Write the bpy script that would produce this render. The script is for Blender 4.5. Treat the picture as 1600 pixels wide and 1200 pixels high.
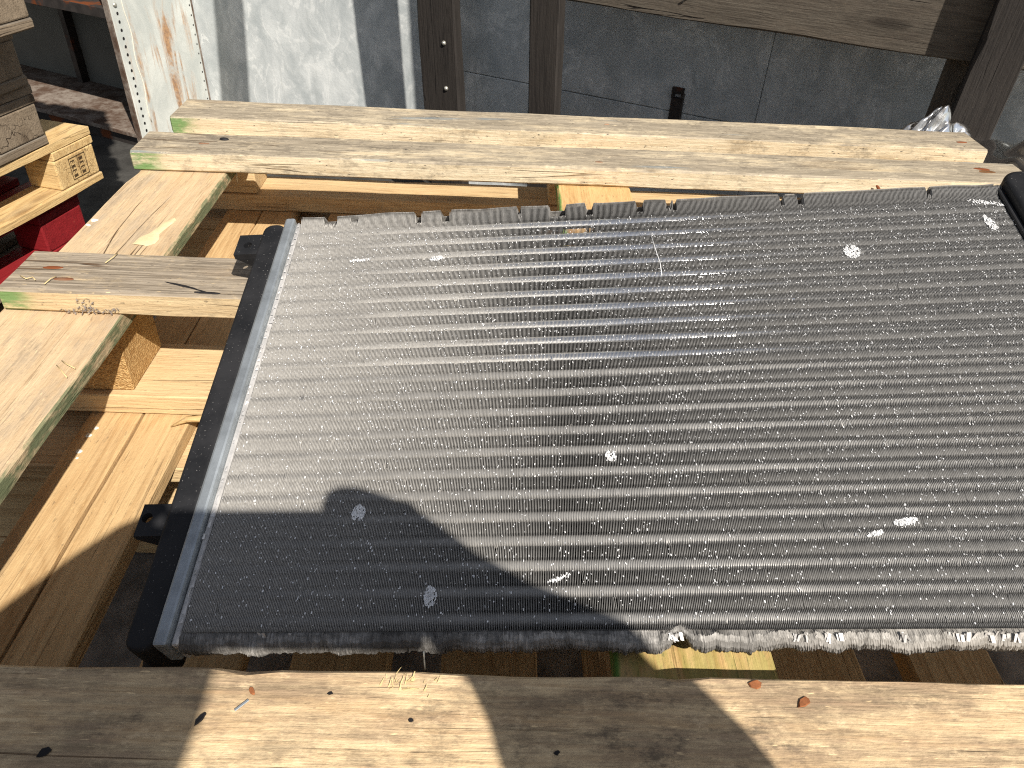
import bpy, bmesh, math, random
import numpy as np
from mathutils import Vector, Matrix, Quaternion

for o in list(bpy.data.objects):
    bpy.data.objects.remove(o, do_unlink=True)
scene = bpy.context.scene
COL = scene.collection
rng = np.random.default_rng(7)
random.seed(7)

# ------------------------------------------------------------------ camera
CAM_H = 0.45
RW = np.array([[0.99907, -0.03223, 0.02837], [-0.00330, 0.61052, 0.79199], [0.0, 0.0, 0.0]])
RW[1] /= np.linalg.norm(RW[1])
RW[0] -= (RW[0] @ RW[1]) * RW[1]
RW[0] /= np.linalg.norm(RW[0])
RW[2] = -np.cross(RW[0], RW[1])
right, up, fwd = RW[:, 0], RW[:, 1], RW[:, 2]
cd = bpy.data.cameras.new("camera")
cam = bpy.data.objects.new("camera", cd)
COL.objects.link(cam)
cd.sensor_width = 36.0
cd.lens = 27.0
cd.clip_start = 0.01
cd.clip_end = 400.0
m = Matrix.Identity(4)
for i in range(3):
    m[i][0], m[i][1], m[i][2] = right[i], up[i], -fwd[i]
m[2][3] = CAM_H
cam.matrix_world = m
scene.camera = cam

# ------------------------------------------------------------------ sky, sun, exposure
SUN = Vector((-0.47, 0.86, -1.0))            # the way the light travels
world = bpy.data.worlds.new("World")
scene.world = world
world.use_nodes = True
wn = world.node_tree.nodes
wl = world.node_tree.links
wn.clear()
sky = wn.new("ShaderNodeTexSky")
sky.sky_type = 'NISHITA'
sky.sun_disc = False
sky.sun_elevation = math.atan2(1.0, math.hypot(0.47, 0.86))
sky.sun_rotation = math.atan2(0.47, -0.86)
bgn = wn.new("ShaderNodeBackground")
bgn.inputs[1].default_value = 0.07
won = wn.new("ShaderNodeOutputWorld")
hs = wn.new("ShaderNodeHueSaturation")
hs.inputs['Saturation'].default_value = 0.5
wl.new(sky.outputs[0], hs.inputs['Color'])
wl.new(hs.outputs[0], bgn.inputs[0])
wl.new(bgn.outputs[0], won.inputs[0])
sd = bpy.data.lights.new("sun", 'SUN')
sd.energy = 5.0
sd.angle = math.radians(0.62)
sd.color = (1.0, 0.94, 0.85)
sun = bpy.data.objects.new("sun", sd)
COL.objects.link(sun)
sun.rotation_euler = SUN.to_track_quat('-Z', 'Y').to_euler()
sun.location = (2, -4, 5)
vs = scene.view_settings
vs.view_transform = 'Standard'
vs.look = 'None'
vs.exposure = 0.55
vs.gamma = 1.0
scene.cycles.use_denoising = False
scene.cycles.use_adaptive_sampling = False
scene.cycles.sample_clamp_indirect = 4.0
scene.cycles.pixel_filter_type = 'BLACKMAN_HARRIS'
scene.cycles.filter_width = 1.15
scene.cycles.max_bounces = 8
scene.cycles.glossy_bounces = 5
scene.cycles.diffuse_bounces = 4
scene.cycles.transparent_max_bounces = 8


# ------------------------------------------------------------------ helpers
def lin(r, g, b):
    f = lambda c: c / 12.92 if c <= 0.04045 else ((c + 0.055) / 1.055) ** 2.4
    return (f(r / 255.0), f(g / 255.0), f(b / 255.0), 1.0)


class NT:
    """small node-tree builder"""
    def __init__(s, name):
        s.mat = bpy.data.materials.new(name)
        s.mat.use_nodes = True
        s.n = s.mat.node_tree.nodes
        s.l = s.mat.node_tree.links
        s.n.clear()
        s.out = s.n.new("ShaderNodeOutputMaterial")
        s.b = s.n.new("ShaderNodeBsdfPrincipled")
        s.l.new(s.b.outputs[0], s.out.inputs[0])
        s.tc = s.n.new("ShaderNodeTexCoord").outputs['Object']
        s.rnd = None

    def put(s, v, sock):
        if hasattr(v, 'is_output'):
            s.l.new(v, sock)
        else:
            sock.default_value = v

    def m(s, op, a, b=0.0, c=0.0, clamp=False):
        n = s.n.new("ShaderNodeMath")
        n.operation = op
        n.use_clamp = clamp
        s.put(a, n.inputs[0])
        s.put(b, n.inputs[1])
        s.put(c, n.inputs[2])
        return n.outputs[0]

    def co(s, scale=(1, 1, 1), rot=(0, 0, 0), shift=True):
        v = s.tc
        if shift:
            if s.rnd is None:
                oi = s.n.new("ShaderNodeObjectInfo")
                k = s.n.new("ShaderNodeVectorMath")
                k.operation = 'MULTIPLY'
                k.inputs[1].default_value = (37.0, 53.0, 71.0)
                s.l.new(oi.outputs['Random'], k.inputs[0])
                a = s.n.new("ShaderNodeVectorMath")
                a.operation = 'ADD'
                s.l.new(s.tc, a.inputs[0])
                s.l.new(k.outputs[0], a.inputs[1])
                s.rnd = a.outputs[0]
            v = s.rnd
        mp = s.n.new("ShaderNodeMapping")
        mp.inputs['Scale'].default_value = scale
        mp.inputs['Rotation'].default_value = rot
        s.l.new(v, mp.inputs[0])
        return mp.outputs[0]

    def noise(s, vec, scale=1.0, detail=4.0, rough=0.55, dist=0.0):
        n = s.n.new("ShaderNodeTexNoise")
        n.inputs['Scale'].default_value = scale
        n.inputs['Detail'].default_value = detail
        n.inputs['Roughness'].default_value = rough
        n.inputs['Distortion'].default_value = dist
        s.l.new(vec, n.inputs['Vector'])
        return n.outputs[0]

    def voro(s, vec, scale=1.0):
        n = s.n.new("ShaderNodeTexVoronoi")
        n.inputs['Scale'].default_value = scale
        s.l.new(vec, n.inputs['Vector'])
        return n.outputs['Distance']

    def rng(s, v, a, b, c=0.0, d=1.0, smooth=True):
        n = s.n.new("ShaderNodeMapRange")
        n.interpolation_type = 'SMOOTHSTEP' if smooth else 'LINEAR'
        s.put(v, n.inputs[0])
        n.inputs[1].default_value = a
        n.inputs[2].default_value = b
        n.inputs[3].default_value = c
        n.inputs[4].default_value = d
        return n.outputs[0]

    def mix(s, f, a, b, mode='MIX'):
        n = s.n.new("ShaderNodeMix")
        n.data_type = 'RGBA'
        n.blend_type = mode
        s.put(f, n.inputs[0])
        s.put(a, n.inputs[6])
        s.put(b, n.inputs[7])
        return n.outputs[2]

    def xyz(s, v=None):
        n = s.n.new("ShaderNodeSeparateXYZ")
        s.l.new(v if v is not None else s.tc, n.inputs[0])
        return n.outputs

    def normal(s):
        tc = s.n.new("ShaderNodeTexCoord")
        return s.xyz(tc.outputs['Normal'])

    def bump(s, h, strength=0.4, dist=0.002):
        n = s.n.new("ShaderNodeBump")
        n.inputs['Strength'].default_value = strength
        n.inputs['Distance'].default_value = dist
        s.l.new(h, n.inputs['Height'])
        s.l.new(n.outputs[0], s.b.inputs['Normal'])

    def set(s, color=None, rough=None, metal=None, spec=None):
        if color is not None:
            s.put(color, s.b.inputs['Base Color'])
        if rough is not None:
            s.put(rough, s.b.inputs['Roughness'])
        if metal is not None:
            s.put(metal, s.b.inputs['Metallic'])
        if spec is not None:
            s.put(spec, s.b.inputs['Specular IOR Level'])
        return s.mat


def mat_wood(name, light, dark, grey=(0.16, 0.145, 0.125, 1), grey_amt=0.0, crack=0.5, speck=0.5,
             knots=0.6, grain=1.0, rough=0.75, paint=None, side_clean=True, blue=0.0, dirt=0.0):
    """wood with the grain along local X"""
    t = NT(name)
    streak = t.noise(t.co((2.2, 42, 42)), 1, 6, 0.6)
    warp = t.noise(t.co((1.6, 7, 7)), 1, 3, 0.5)
    fine = t.noise(t.co((14, 330, 330)), 1, 3, 0.6)
    fibre = t.noise(t.co((60, 520, 520)), 1, 2, 0.6)
    p = t.xyz(t.co((1, 1, 1)))
    kv0 = t.voro(t.co((2.6, 9.5, 9.5)), 1)
    ang = t.m('ADD', t.m('MULTIPLY', p[1], 420.0), t.m('ADD', t.m('MULTIPLY', warp, 60.0), t.rng(kv0, 0.42, 0.0, 0.0, 26.0 if knots > 0 else 0.0)))
    ring = t.m('MULTIPLY_ADD', t.m('SINE', ang), 0.5, 0.5)
    ring = t.m('POWER', ring, 2.2)
    v = t.m('ADD', t.m('MULTIPLY', streak, 0.85), t.m('MULTIPLY', ring, 0.13 * grain))
    v = t.m('ADD', v, t.m('MULTIPLY', t.m('SUBTRACT', fine, 0.5), 1.0 * grain))
    v = t.rng(v, 0.22, 0.98)
    col = t.mix(v, light, dark)
    saw = t.noise(t.co((150, 260, 260)), 1, 4, 0.7)
    col = t.mix(t.rng(saw, 0.54, 0.76, 0, 0.3), col, (dark[0] * .5, dark[1] * .46, dark[2] * .42, 1))
    fis = t.noise(t.co((7, 170, 170)), 1, 4, 0.7)
    fism = t.rng(fis, 0.61, 0.70, 0, 0.5)
    col = t.mix(fism, col, (dark[0] * .34, dark[1] * .28, dark[2] * .23, 1))
    lf_ = t.noise(t.co((10, 120, 120)), 1, 5, 0.75)
    col = t.mix(t.rng(lf_, 0.56, 0.70, 0, 0.5), col, (min(1, light[0] * 1.3), min(1, light[1] * 1.3), min(1, light[2] * 1.32), 1))
    blot = t.noise(t.co((5, 16, 16)), 1, 5, 0.6)
    col = t.mix(t.rng(blot, 0.3, 0.75, 0, 0.22), col, (light[0] * 1.25, light[1] * 1.2, light[2] * 1.15, 1))
    hgt = t.m('ADD', t.m('MULTIPLY_ADD', fism, -0.5, t.m('MULTIPLY', streak, 0.6)), t.m('ADD', t.m('MULTIPLY', fine, 0.7), t.m('ADD', t.m('MULTIPLY', fibre, 0.35), t.m('MULTIPLY', saw, 0.5))))
    nz = t.normal()[2]
    top = t.rng(nz, 0.35, 0.75)
    if grey_amt > 0:
        g1 = t.noise(t.co((3.2, 24, 24)), 1, 8, 0.78)
        g2 = t.noise(t.co((10, 15, 15)), 1, 8, 0.8)
        g = t.m('ADD', t.m('MULTIPLY', g1, 0.62), t.m('MULTIPLY', g2, 0.38))
        lo = 0.62 - 0.3 * grey_amt
        g = t.rng(g, lo, lo + 0.13, 0, min(0.92, 0.35 + grey_amt * 0.6))
        if side_clean:
            g = t.m('MULTIPLY', g, t.m('MULTIPLY_ADD', top, 0.88, 0.12))
        gcol = t.mix(t.rng(fine, 0.32, 0.68), (grey[0] * 0.55, grey[1] * 0.52, grey[2] * 0.5, 1),
                     (grey[0] * 1.5, grey[1] * 1.48, grey[2] * 1.42, 1))
        col = t.mix(g, col, gcol)
    if blue > 0:
        bl = t.noise(t.co((3.0, 30, 30)), 1, 4, 0.6)
        col = t.mix(t.m('MULTIPLY', t.rng(bl, 0.62, 0.72, 0, blue), top), col, lin(86, 126, 150))
    if dirt > 0:
        d1 = t.noise(t.co((30, 52, 52)), 1, 8, 0.78)
        d2 = t.noise(t.co((3, 5, 5)), 1, 3, 0.6)
        dm = t.m('MULTIPLY', t.rng(d1, 0.48, 0.64), t.rng(d2, 0.36, 0.60))
        d3 = t.noise(t.co((55, 75, 75)), 1, 6, 0.75)
        col = t.mix(t.rng(d3, 0.54, 0.68, 0, 0.5 * dirt), col, (min(1, light[0] * 1.35), min(1, light[1] * 1.36), min(1, light[2] * 1.4), 1))
        col = t.mix(t.m('MULTIPLY', dm, dirt), col, (0.06, 0.05, 0.042, 1))
    if knots > 0:
        kv = t.voro(t.co((2.6, 9.5, 9.5)), 1)
        kd = t.m('ADD', kv, t.m('MULTIPLY', t.m('SUBTRACT', t.noise(t.co((30, 60, 60)), 1, 2), 0.5), 0.05))
        col = t.mix(t.m('MULTIPLY', t.rng(kd, 0.16, 0.05), knots), col, (dark[0] * 0.45, dark[1] * 0.35, dark[2] * 0.28, 1))
        col = t.mix(t.m('MULTIPLY', t.m('MULTIPLY', t.rng(kd, 0.25, 0.17), t.rng(kd, 0.12, 0.165)), 0.35 * knots), col, (dark[0] * .7, dark[1] * .6, dark[2] * .5, 1))
    if crack > 0:
        c1 = t.noise(t.co((1.1, 26, 26)), 1, 3, 0.5, 0.4)
        cm = t.m('ABSOLUTE', t.m('SUBTRACT', c1, 0.5))
        cm = t.rng(cm, 0.0085, 0.003)
        cm = t.m('MULTIPLY', cm, t.rng(t.noise(t.co((5, 8, 8)), 1, 2), 0.5, 0.6))
        cm = t.m('MULTIPLY', cm, crack)
        col = t.mix(cm, col, (dark[0] * 0.22, dark[1] * 0.17, dark[2] * 0.14, 1))
        hgt = t.m('SUBTRACT', hgt, t.m('MULTIPLY', cm, 1.4))
    if speck > 0:
        s1 = t.noise(t.co((130, 300, 300)), 1, 2, 0.5)
        col = t.mix(t.m('MULTIPLY', t.rng(s1, 0.67, 0.74), speck), col, (0.05, 0.04, 0.033, 1))
        s2 = t.noise(t.co((90, 500, 500)), 1, 2, 0.5)
        col = t.mix(t.m('MULTIPLY', t.rng(s2, 0.66, 0.76), 0.55), col, (light[0] * 1.5, light[1] * 1.45, light[2] * 1.35, 1))
    if paint:
        for fn, pc in paint:
            mk = fn(t)
            wearn = t.noise(t.co((22, 70, 70)), 1, 5, 0.7)
            mk = t.m('MULTIPLY', mk, t.rng(wearn, 0.36, 0.56, 0.15, 0.92))
            col = t.mix(mk, col, pc)
    t.bump(hgt, 0.7, 0.0018)
    return t.set(col, rough, 0.0, 0.25)


def pm_end(x0, x1, only_side=True):
    """paint mask near one end of a board (local x from x0, fading at x1)"""
    def f(t):
        x = t.xyz()[0]
        e = t.m('ADD', x, t.m('MULTIPLY', t.m('SUBTRACT', t.noise(t.co((40, 90, 90)), 1, 3), 0.5), 0.03))
        k = t.rng(e, x1, x0)
        if only_side:
            k = t.m('MULTIPLY', k, t.rng(t.normal()[2], 0.75, 0.5))
        return k
    return f


def pm_side(sign, up_to=None, width=0.02):
    """paint mask on one long side (sign of local y), reaching over the arris a little"""
    def f(t):
        n = t.normal()
        k = t.rng(t.m('MULTIPLY', n[1], sign), 0.3, 0.8)
        if up_to is not None:
            y = t.m('MULTIPLY', t.xyz()[1], sign)
            y = t.m('ADD', y, t.m('MULTIPLY', t.m('SUBTRACT', t.noise(t.co((12, 60, 60)), 1, 3), 0.5), 0.012))
            k = t.m('MAXIMUM', k, t.rng(y, up_to, up_to + 0.004))
        return k
    return f


def pm_blot(scale, lo, hi):
    def f(t):
        return t.rng(t.noise(t.co((scale, scale * 4, scale * 4)), 1, 4), lo, hi)
    return f


def obj(name, me, mat, parent=None, loc=(0, 0, 0), rotz=0.0):
    o = bpy.data.objects.new(name, me)
    COL.objects.link(o)
    if mat is not None and me is not None:
        if not me.materials:
            me.materials.append(mat)
    if parent is not None:
        o.parent = parent
    o.location = loc
    o.rotation_euler = (0, 0, rotz)
    return o


def tag(o, label=None, cat=None, group=None, kind=None):
    if label:
        o["label"] = label
    if cat:
        o["category"] = cat
    if group:
        o["group"] = group
    if kind:
        o["kind"] = kind
    return o


def empty(name, loc=(0, 0, 0), rotz=0.0):
    o = bpy.data.objects.new(name, None)
    COL.objects.link(o)
    o.empty_display_size = 0.05
    o.location = loc
    o.rotation_euler = (0, 0, rotz)
    return o


def pyd(name, verts, faces, smooth=False):
    me = bpy.data.meshes.new(name)
    me.from_pydata([tuple(map(float, v)) for v in verts], [], faces)
    me.update()
    bm = bmesh.new()
    bm.from_mesh(me)
    bmesh.ops.recalc_face_normals(bm, faces=bm.faces)
    bm.to_mesh(me)
    bm.free()
    if smooth:
        me.polygons.foreach_set('use_smooth', [True] * len(me.polygons))
    return me


def board_mesh(L, W, T, seed=0, ch=0.0022, wear=0.0010, step=0.035, taper=0.0, bow=0.0):
    """a sawn board along local X centred on the origin, base at z=0: worn arrises, uneven edges"""
    r = np.random.default_rng(seed)
    n = max(4, int(L / step))
    xs = np.linspace(-L / 2, L / 2, n + 1)
    xs = np.concatenate([[xs[0], xs[0] + ch], xs[1:-1], [xs[-1] - ch, xs[-1]]])
    N = len(xs)

    def sm(a):
        v = r.normal(0, 1, N)
        v = np.convolve(np.pad(v, 2, 'edge'), [.15, .2, .3, .2, .15], 'valid')
        return v * a
    y0 = -W / 2 + sm(wear) + bow * (1 - (2 * xs / L) ** 2)
    y1 = W / 2 + sm(wear) + bow * (1 - (2 * xs / L) ** 2)
    z1 = T + sm(wear * 0.5)
    c = [np.clip(ch + sm(ch * 0.8), ch * 0.35, ch * 3.5) for _ in range(4)]
    nick = r.random(N) < 0.06
    c[2][nick] *= 2.2
    endf = np.zeros(N)
    endf[0] = endf[-1] = 1
    V = []
    F = []
    for i in range(N):
        s = ch * endf[i]
        ya, yb, zb = y0[i] + s, y1[i] - s, z1[i] - s
        za = s
        V += [(xs[i], ya + c[0][i], za), (xs[i], yb - c[1][i], za), (xs[i], yb, za + c[1][i]), (xs[i], yb, zb - c[2][i]),
              (xs[i], yb - c[2][i], zb), (xs[i], (ya + yb) / 2, zb - 0.0004 * r.random()), (xs[i], ya + c[3][i], zb),
              (xs[i], ya, zb - c[3][i]), (xs[i], ya, za + c[0][i])]
    K = 9
    for i in range(N - 1):
        for k in range(K):
            F.append((i * K + k, i * K + (k + 1) % K, (i + 1) * K + (k + 1) % K, (i + 1) * K + k))
    F.append(tuple(range(K)))
    F.append(tuple((N - 1) * K + k for k in reversed(range(K))))
    return pyd("board", V, F)


def board(name, x0, x1, y0, y1, z0, z1, mat, parent=None, along='x', seed=None, **kw):
    if seed is None:
        seed = random.randrange(10 ** 6)
    if along == 'x':
        me = board_mesh(x1 - x0, y1 - y0, z1 - z0, seed, **kw)
        return obj(name, me, mat, parent, ((x0 + x1) / 2, (y0 + y1) / 2, z0), 0)
    me = board_mesh(y1 - y0, x1 - x0, z1 - z0, seed, **kw)
    return obj(name, me, mat, parent, ((x0 + x1) / 2, (y0 + y1) / 2, z0), math.pi / 2)


def bevel_box(x0, x1, y0, y1, z0, z1, r=0.003, seg=2, vert_only=None):
    bm = bmesh.new()
    bmesh.ops.create_cube(bm, size=1.0)
    for v in bm.verts:
        v.co = Vector((x0 + (v.co.x + .5) * (x1 - x0), y0 + (v.co.y + .5) * (y1 - y0), z0 + (v.co.z + .5) * (z1 - z0)))
    if r > 0:
        bmesh.ops.bevel(bm, geom=list(bm.edges), offset=r, segments=seg, affect='EDGES', profile=0.5)
    me = bpy.data.meshes.new("box")
    bm.to_mesh(me)
    bm.free()
    return me


def tube_mesh(pts, rad, n=12, caps=True, smooth=True):
    """tube along a polyline; rad may be a list"""
    P = [Vector(p) for p in pts]
    R = rad if hasattr(rad, '__len__') else [rad] * len(P)
    V = []
    F = []
    prev = None
    for i, p in enumerate(P):
        d = (P[min(i + 1, len(P) - 1)] - P[max(i - 1, 0)]).normalized()
        if prev is None:
            a = d.orthogonal().normalized()
        else:
            a = (prev - d * prev.dot(d)).normalized()
        prev = a
        b = d.cross(a)
        for k in range(n):
            th = 2 * math.pi * k / n
            V.append(p + (a * math.cos(th) + b * math.sin(th)) * R[i])
    for i in range(len(P) - 1):
        for k in range(n):
            F.append((i * n + k, i * n + (k + 1) % n, (i + 1) * n + (k + 1) % n, (i + 1) * n + k))
    if caps:
        F.append(tuple(reversed(range(n))))
        F.append(tuple((len(P) - 1) * n + k for k in range(n)))
    return pyd("tube", V, F, smooth)


def blob_mesh(rx, ry, rz, n=14, seed=0, rough=0.25):
    """flat uneven dome (a splash, a flake, a dropping) on z=0"""
    r = np.random.default_rng(seed)
    rad = 1 + rough * np.convolve(np.pad(r.normal(0, 1, n), 1, 'wrap'), [.3, .5, .3], 'valid')
    V = [(0, 0, rz)]
    F = []
    for ring, (s, h) in enumerate(((0.55, 0.85), (0.9, 0.45), (1.0, -0.1))):
        for k in range(n):
            a = 2 * math.pi * k / n
            V.append((rx * s * rad[k] * math.cos(a), ry * s * rad[k] * math.sin(a), rz * h))
    for k in range(n):
        F.append((0, 1 + k, 1 + (k + 1) % n))
        for q in range(2):
            F.append((1 + q * n + k, 1 + (q + 1) * n + k, 1 + (q + 1) * n + (k + 1) % n, 1 + q * n + (k + 1) % n))
    return pyd("blob", V, F, True)


# ------------------------------------------------------------------ materials
OCHRE = lin(196, 160, 108)
M = {}
GREEN = lin(96, 130, 76)
M['plank_far'] = mat_wood("wood_far", lin(208, 194, 166), lin(162, 140, 106), lin(132, 124, 112), 0.78, crack=0.6, speck=0.8,
                          blue=0.5, dirt=0.45, paint=[(pm_end(-0.637, -0.600), GREEN)])
M['plank_mid'] = mat_wood("wood_mid", lin(200, 178, 140), lin(156, 126, 86), lin(132, 124, 114), 0.9, crack=0.8, speck=0.5,
                          dirt=0.3, paint=[(pm_end(-0.634, -0.600), GREEN)])
M['plank_near'] = mat_wood("wood_near", lin(212, 188, 150), lin(168, 136, 98), lin(122, 104, 88), 0.60, crack=0.7, speck=0.3,
                           dirt=0.7, side_clean=False)
M['stringer'] = mat_wood("wood_stringer", lin(198, 174, 140), lin(168, 140, 106), lin(150, 138, 122), 0.5, crack=0.9, speck=0.25,
                         knots=0.5, grain=1.0, paint=[(pm_side(-1), lin(92, 104, 76))])
M['stringer_green'] = mat_wood("wood_stringer_green", lin(200, 166, 116), lin(164, 126, 78), lin(130, 120, 104), 0.2, crack=0.4,
                               speck=0.4, paint=[(pm_side(1, 0.047), lin(74, 128, 62)),
                                                 (pm_end(-0.60, -0.28, False), lin(98, 142, 58))])
M['wood_base'] = mat_wood("wood_base", lin(204, 178, 136), lin(164, 132, 92), lin(140, 124, 104), 0.25, crack=0.4, speck=0.3, knots=0.5)
M['wood_deck'] = mat_wood("wood_deck", lin(196, 166, 122), lin(158, 124, 82), lin(130, 112, 90), 0.25, crack=0.35, speck=0.35, knots=0.25)
M['wood_grey'] = mat_wood("wood_grey", lin(134, 120, 102), lin(88, 76, 62), lin(110, 104, 96), 0.8, crack=0.8, speck=0.6)
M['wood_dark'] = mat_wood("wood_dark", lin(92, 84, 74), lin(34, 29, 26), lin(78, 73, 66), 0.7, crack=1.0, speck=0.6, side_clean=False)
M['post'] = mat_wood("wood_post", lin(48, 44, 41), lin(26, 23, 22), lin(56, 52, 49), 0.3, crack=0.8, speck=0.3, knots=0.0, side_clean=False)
M['wood_red'] = mat_wood("wood_red", lin(132, 34, 38), lin(92, 20, 24), lin(120, 100, 96), 0.15, crack=0.3, speck=0.3, knots=0, grain=0.4,
                         rough=0.5, paint=[(pm_blot(9, 0.66, 0.7), lin(170, 130, 96))])
M['wood_pale'] = mat_wood("wood_pale", lin(206, 178, 128), lin(160, 124, 76), lin(150, 138, 118), 0.4, crack=0.4, speck=0.4)


def mat_chip():
    t = NT("chipboard")
    a = t.noise(t.co((300, 300, 460)), 1, 4, 0.65)
    b = t.voro(t.co((420, 420, 640)), 1)
    c = t.mix(t.rng(a, 0.36, 0.66), lin(160, 122, 74), lin(200, 166, 114))
    c = t.mix(t.rng(b, 0.25, 0.05, 0, 0.6), c, lin(110, 74, 38))
    t.bump(t.m('ADD', a, b), 0.7, 0.002)
    return t.set(c, 0.85, 0, 0.2)


M['chip'] = mat_chip()


def mat_fin():
    t = NT("radiator_fin")
    p = t.xyz()
    grain_ = t.noise(t.co((700, 420, 200), shift=False), 1, 2, 0.6)
    b = t.noise(t.co((4, 10, 5), shift=False), 1, 3, 0.6)
    c = t.mix(t.rng(grain_, 0.3, 0.7), (0.130, 0.127, 0.122, 1), (0.225, 0.220, 0.212, 1))
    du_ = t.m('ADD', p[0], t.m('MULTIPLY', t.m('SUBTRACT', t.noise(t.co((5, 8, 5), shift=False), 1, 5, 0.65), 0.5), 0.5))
    lit_grade = t.rng(du_, 0.36, 0.02)  # paler dusty left, darker right: sunlit and shaded fin faces painted in
    c = t.mix(lit_grade, c, t.mix(t.rng(grain_, 0.3, 0.7), (0.26, 0.247, 0.228, 1), (0.41, 0.394, 0.366, 1)))
    c = t.mix(t.rng(b, 0.45, 0.70, 0, 0.35), c, (0.17, 0.160, 0.148, 1))
    c = t.mix(t.rng(t.normal()[2], 0.6, 0.9, 0, 0.6), c, (0.42, 0.41, 0.395, 1))      # worn bare edges
    t.set(c, t.rng(b, 0.3, 0.7, 0.42, 0.6), 0.2, 0.35)
    return t.mat


def mat_edge():
    """crushed, dusty fin ends along the near edge"""
    t = NT("crushed_fin_edge")
    d = t.noise(t.co((90, 160, 160), shift=False), 1, 5, 0.7)
    d2 = t.noise(t.co((10, 10, 10), shift=False), 1, 4, 0.65)
    l = t.noise(t.co((900, 90, 90), shift=False), 1, 2, 0.6)
    c = t.mix(t.rng(d, 0.3, 0.7), (0.15, 0.143, 0.132, 1), (0.42, 0.40, 0.375, 1))
    c = t.mix(t.rng(l, 0.35, 0.65, 0, 0.6), c, (0.10, 0.095, 0.088, 1))
    x = t.m('ADD', t.xyz()[0], t.m('MULTIPLY', t.m('SUBTRACT', d2, 0.5), 0.5))
    c = t.mix(t.rng(x, 0.32, 0.46, 0, 0.5), c, (0.30, 0.28, 0.25, 1))
    c = t.mix(t.rng(d2, 0.52, 0.64, 0, 0.75), c, (0.075, 0.07, 0.065, 1))
    t.bump(t.m('ADD', d, l), 0.5, 0.0008)
    return t.set(c, 0.6, 0.25, 0.4)


def mat_metal(name, col, rough, metal=1.0, var=0.25, rust=0.0):
    t = NT(name)
    a = t.noise(t.co((40, 40, 40)), 1, 5, 0.65)
    b = t.noise(t.co((9, 9, 9)), 1, 4, 0.6)
    c = t.mix(t.rng(a, 0.3, 0.7), (col[0] * (1 - var), col[1] * (1 - var), col[2] * (1 - var), 1), col)
    if rust:
        c = t.mix(t.rng(b, 0.62 - rust * .3, 0.72 - rust * .3), c, lin(120, 64, 30))
    t.bump(a, 0.25, 0.0012)
    return t.set(c, t.rng(b, 0.3, 0.7, rough * 0.8, min(1, rough * 1.25)), metal, 0.5)


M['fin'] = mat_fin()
M['edge'] = mat_edge()
M['tube'] = mat_metal("tube_aluminium", (0.92, 0.92, 0.92, 1), 0.22, 1.0, 0.12)
M['tube_dull'] = mat_metal("tube_grey", (0.36, 0.35, 0.335, 1), 0.5, 0.35, 0.3)
M['fleck'] = mat_metal("bright_aluminium", (0.86, 0.86, 0.86, 1), 0.4, 0.25, 0.12)
M['zinc'] = mat_metal("galvanised_header", (0.46, 0.50, 0.53, 1), 0.42, 0.7, 0.3)
M['crimp'] = mat_metal("crimp_aluminium", (0.72, 0.70, 0.68, 1), 0.5, 0.5, 0.4)
M['steel_dark'] = mat_metal("dark_steel", (0.06, 0.05, 0.045, 1), 0.6, 0.5, 0.4, 0.25)
M['nail'] = mat_metal("rusty_nail", (0.30, 0.16, 0.09, 1), 0.7, 0.3, 0.4, 0.4)
M['bolt'] = mat_metal("bolt", (0.7, 0.68, 0.6, 1), 0.4, 0.8, 0.3)


def mat_plastic_black():
    t = NT("black_tank_plastic")
    a = t.noise(t.co((150, 150, 150)), 1, 4, 0.6)
    b = t.noise(t.co((18, 18, 18)), 1, 5, 0.65)
    s = t.noise(t.co((600, 600, 600)), 1, 1, 0.5)
    c = t.mix(t.rng(b, 0.35, 0.7), (0.009, 0.0095, 0.011, 1), (0.020, 0.020, 0.022, 1))
    c = t.mix(t.rng(s, 0.70, 0.78, 0, 0.7), c, (0.22, 0.21, 0.20, 1))
    t.bump(a, 0.35, 0.0006)
    return t.set(c, t.rng(b, 0.3, 0.7, 0.5, 0.68), 0.0, 0.28)


M['black'] = mat_plastic_black()


def mat_plain(name, col, rough=0.7, var=0.3, scale=60, spec=0.3):
    t = NT(name)
    a = t.noise(t.co((scale, scale, scale)), 1, 4, 0.6)
    c = t.mix(t.rng(a, 0.3, 0.7), (col[0] * (1 - var), col[1] * (1 - var), col[2] * (1 - var), 1), col)
    t.bump(a, 0.3, 0.001)
    return t.set(c, rough, 0, spec)


M['resin'] = mat_plain("resin", lin(228, 208, 164), 0.45, 0.15, 120, 0.5)
M['white'] = mat_plain("bird_white", lin(226, 220, 204), 0.8, 0.15, 150)
M['brick'] = mat_plain("orange_flake", lin(154, 96, 60), 0.9, 0.4, 200)
M['bit'] = mat_plain("black_bit", lin(34, 32, 34), 0.7, 0.4, 200)
M['straw'] = mat_plain("straw", lin(216, 192, 140), 0.6, 0.2, 100)
M['ink'] = mat_plain("stamp_ink", lin(84, 66, 44), 0.8, 0.3, 300)
M['lint'] = mat_plain("grey_lint", lin(136, 126, 118), 0.95, 0.35, 200)


def mat_ground():
    t = NT("concrete_ground")
    a = t.noise(t.co((9, 9, 9)), 1, 8, 0.7)
    b = t.noise(t.co((90, 90, 90)), 1, 4, 0.7)
    c = t.mix(t.rng(a, 0.3, 0.7), (0.022, 0.021, 0.019, 1), (0.060, 0.057, 0.052, 1))
    c = t.mix(t.rng(b, 0.5, 0.75, 0, 0.6), c, (0.018, 0.017, 0.016, 1))
    t.bump(t.m('ADD', a, b), 0.5, 0.004)
    return t.set(c, 0.9, 0, 0.2)


M['ground'] = mat_ground()
M['ply'] = mat_plain("grey_plywood", lin(158, 154, 148), 0.85, 0.55, 22)


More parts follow.
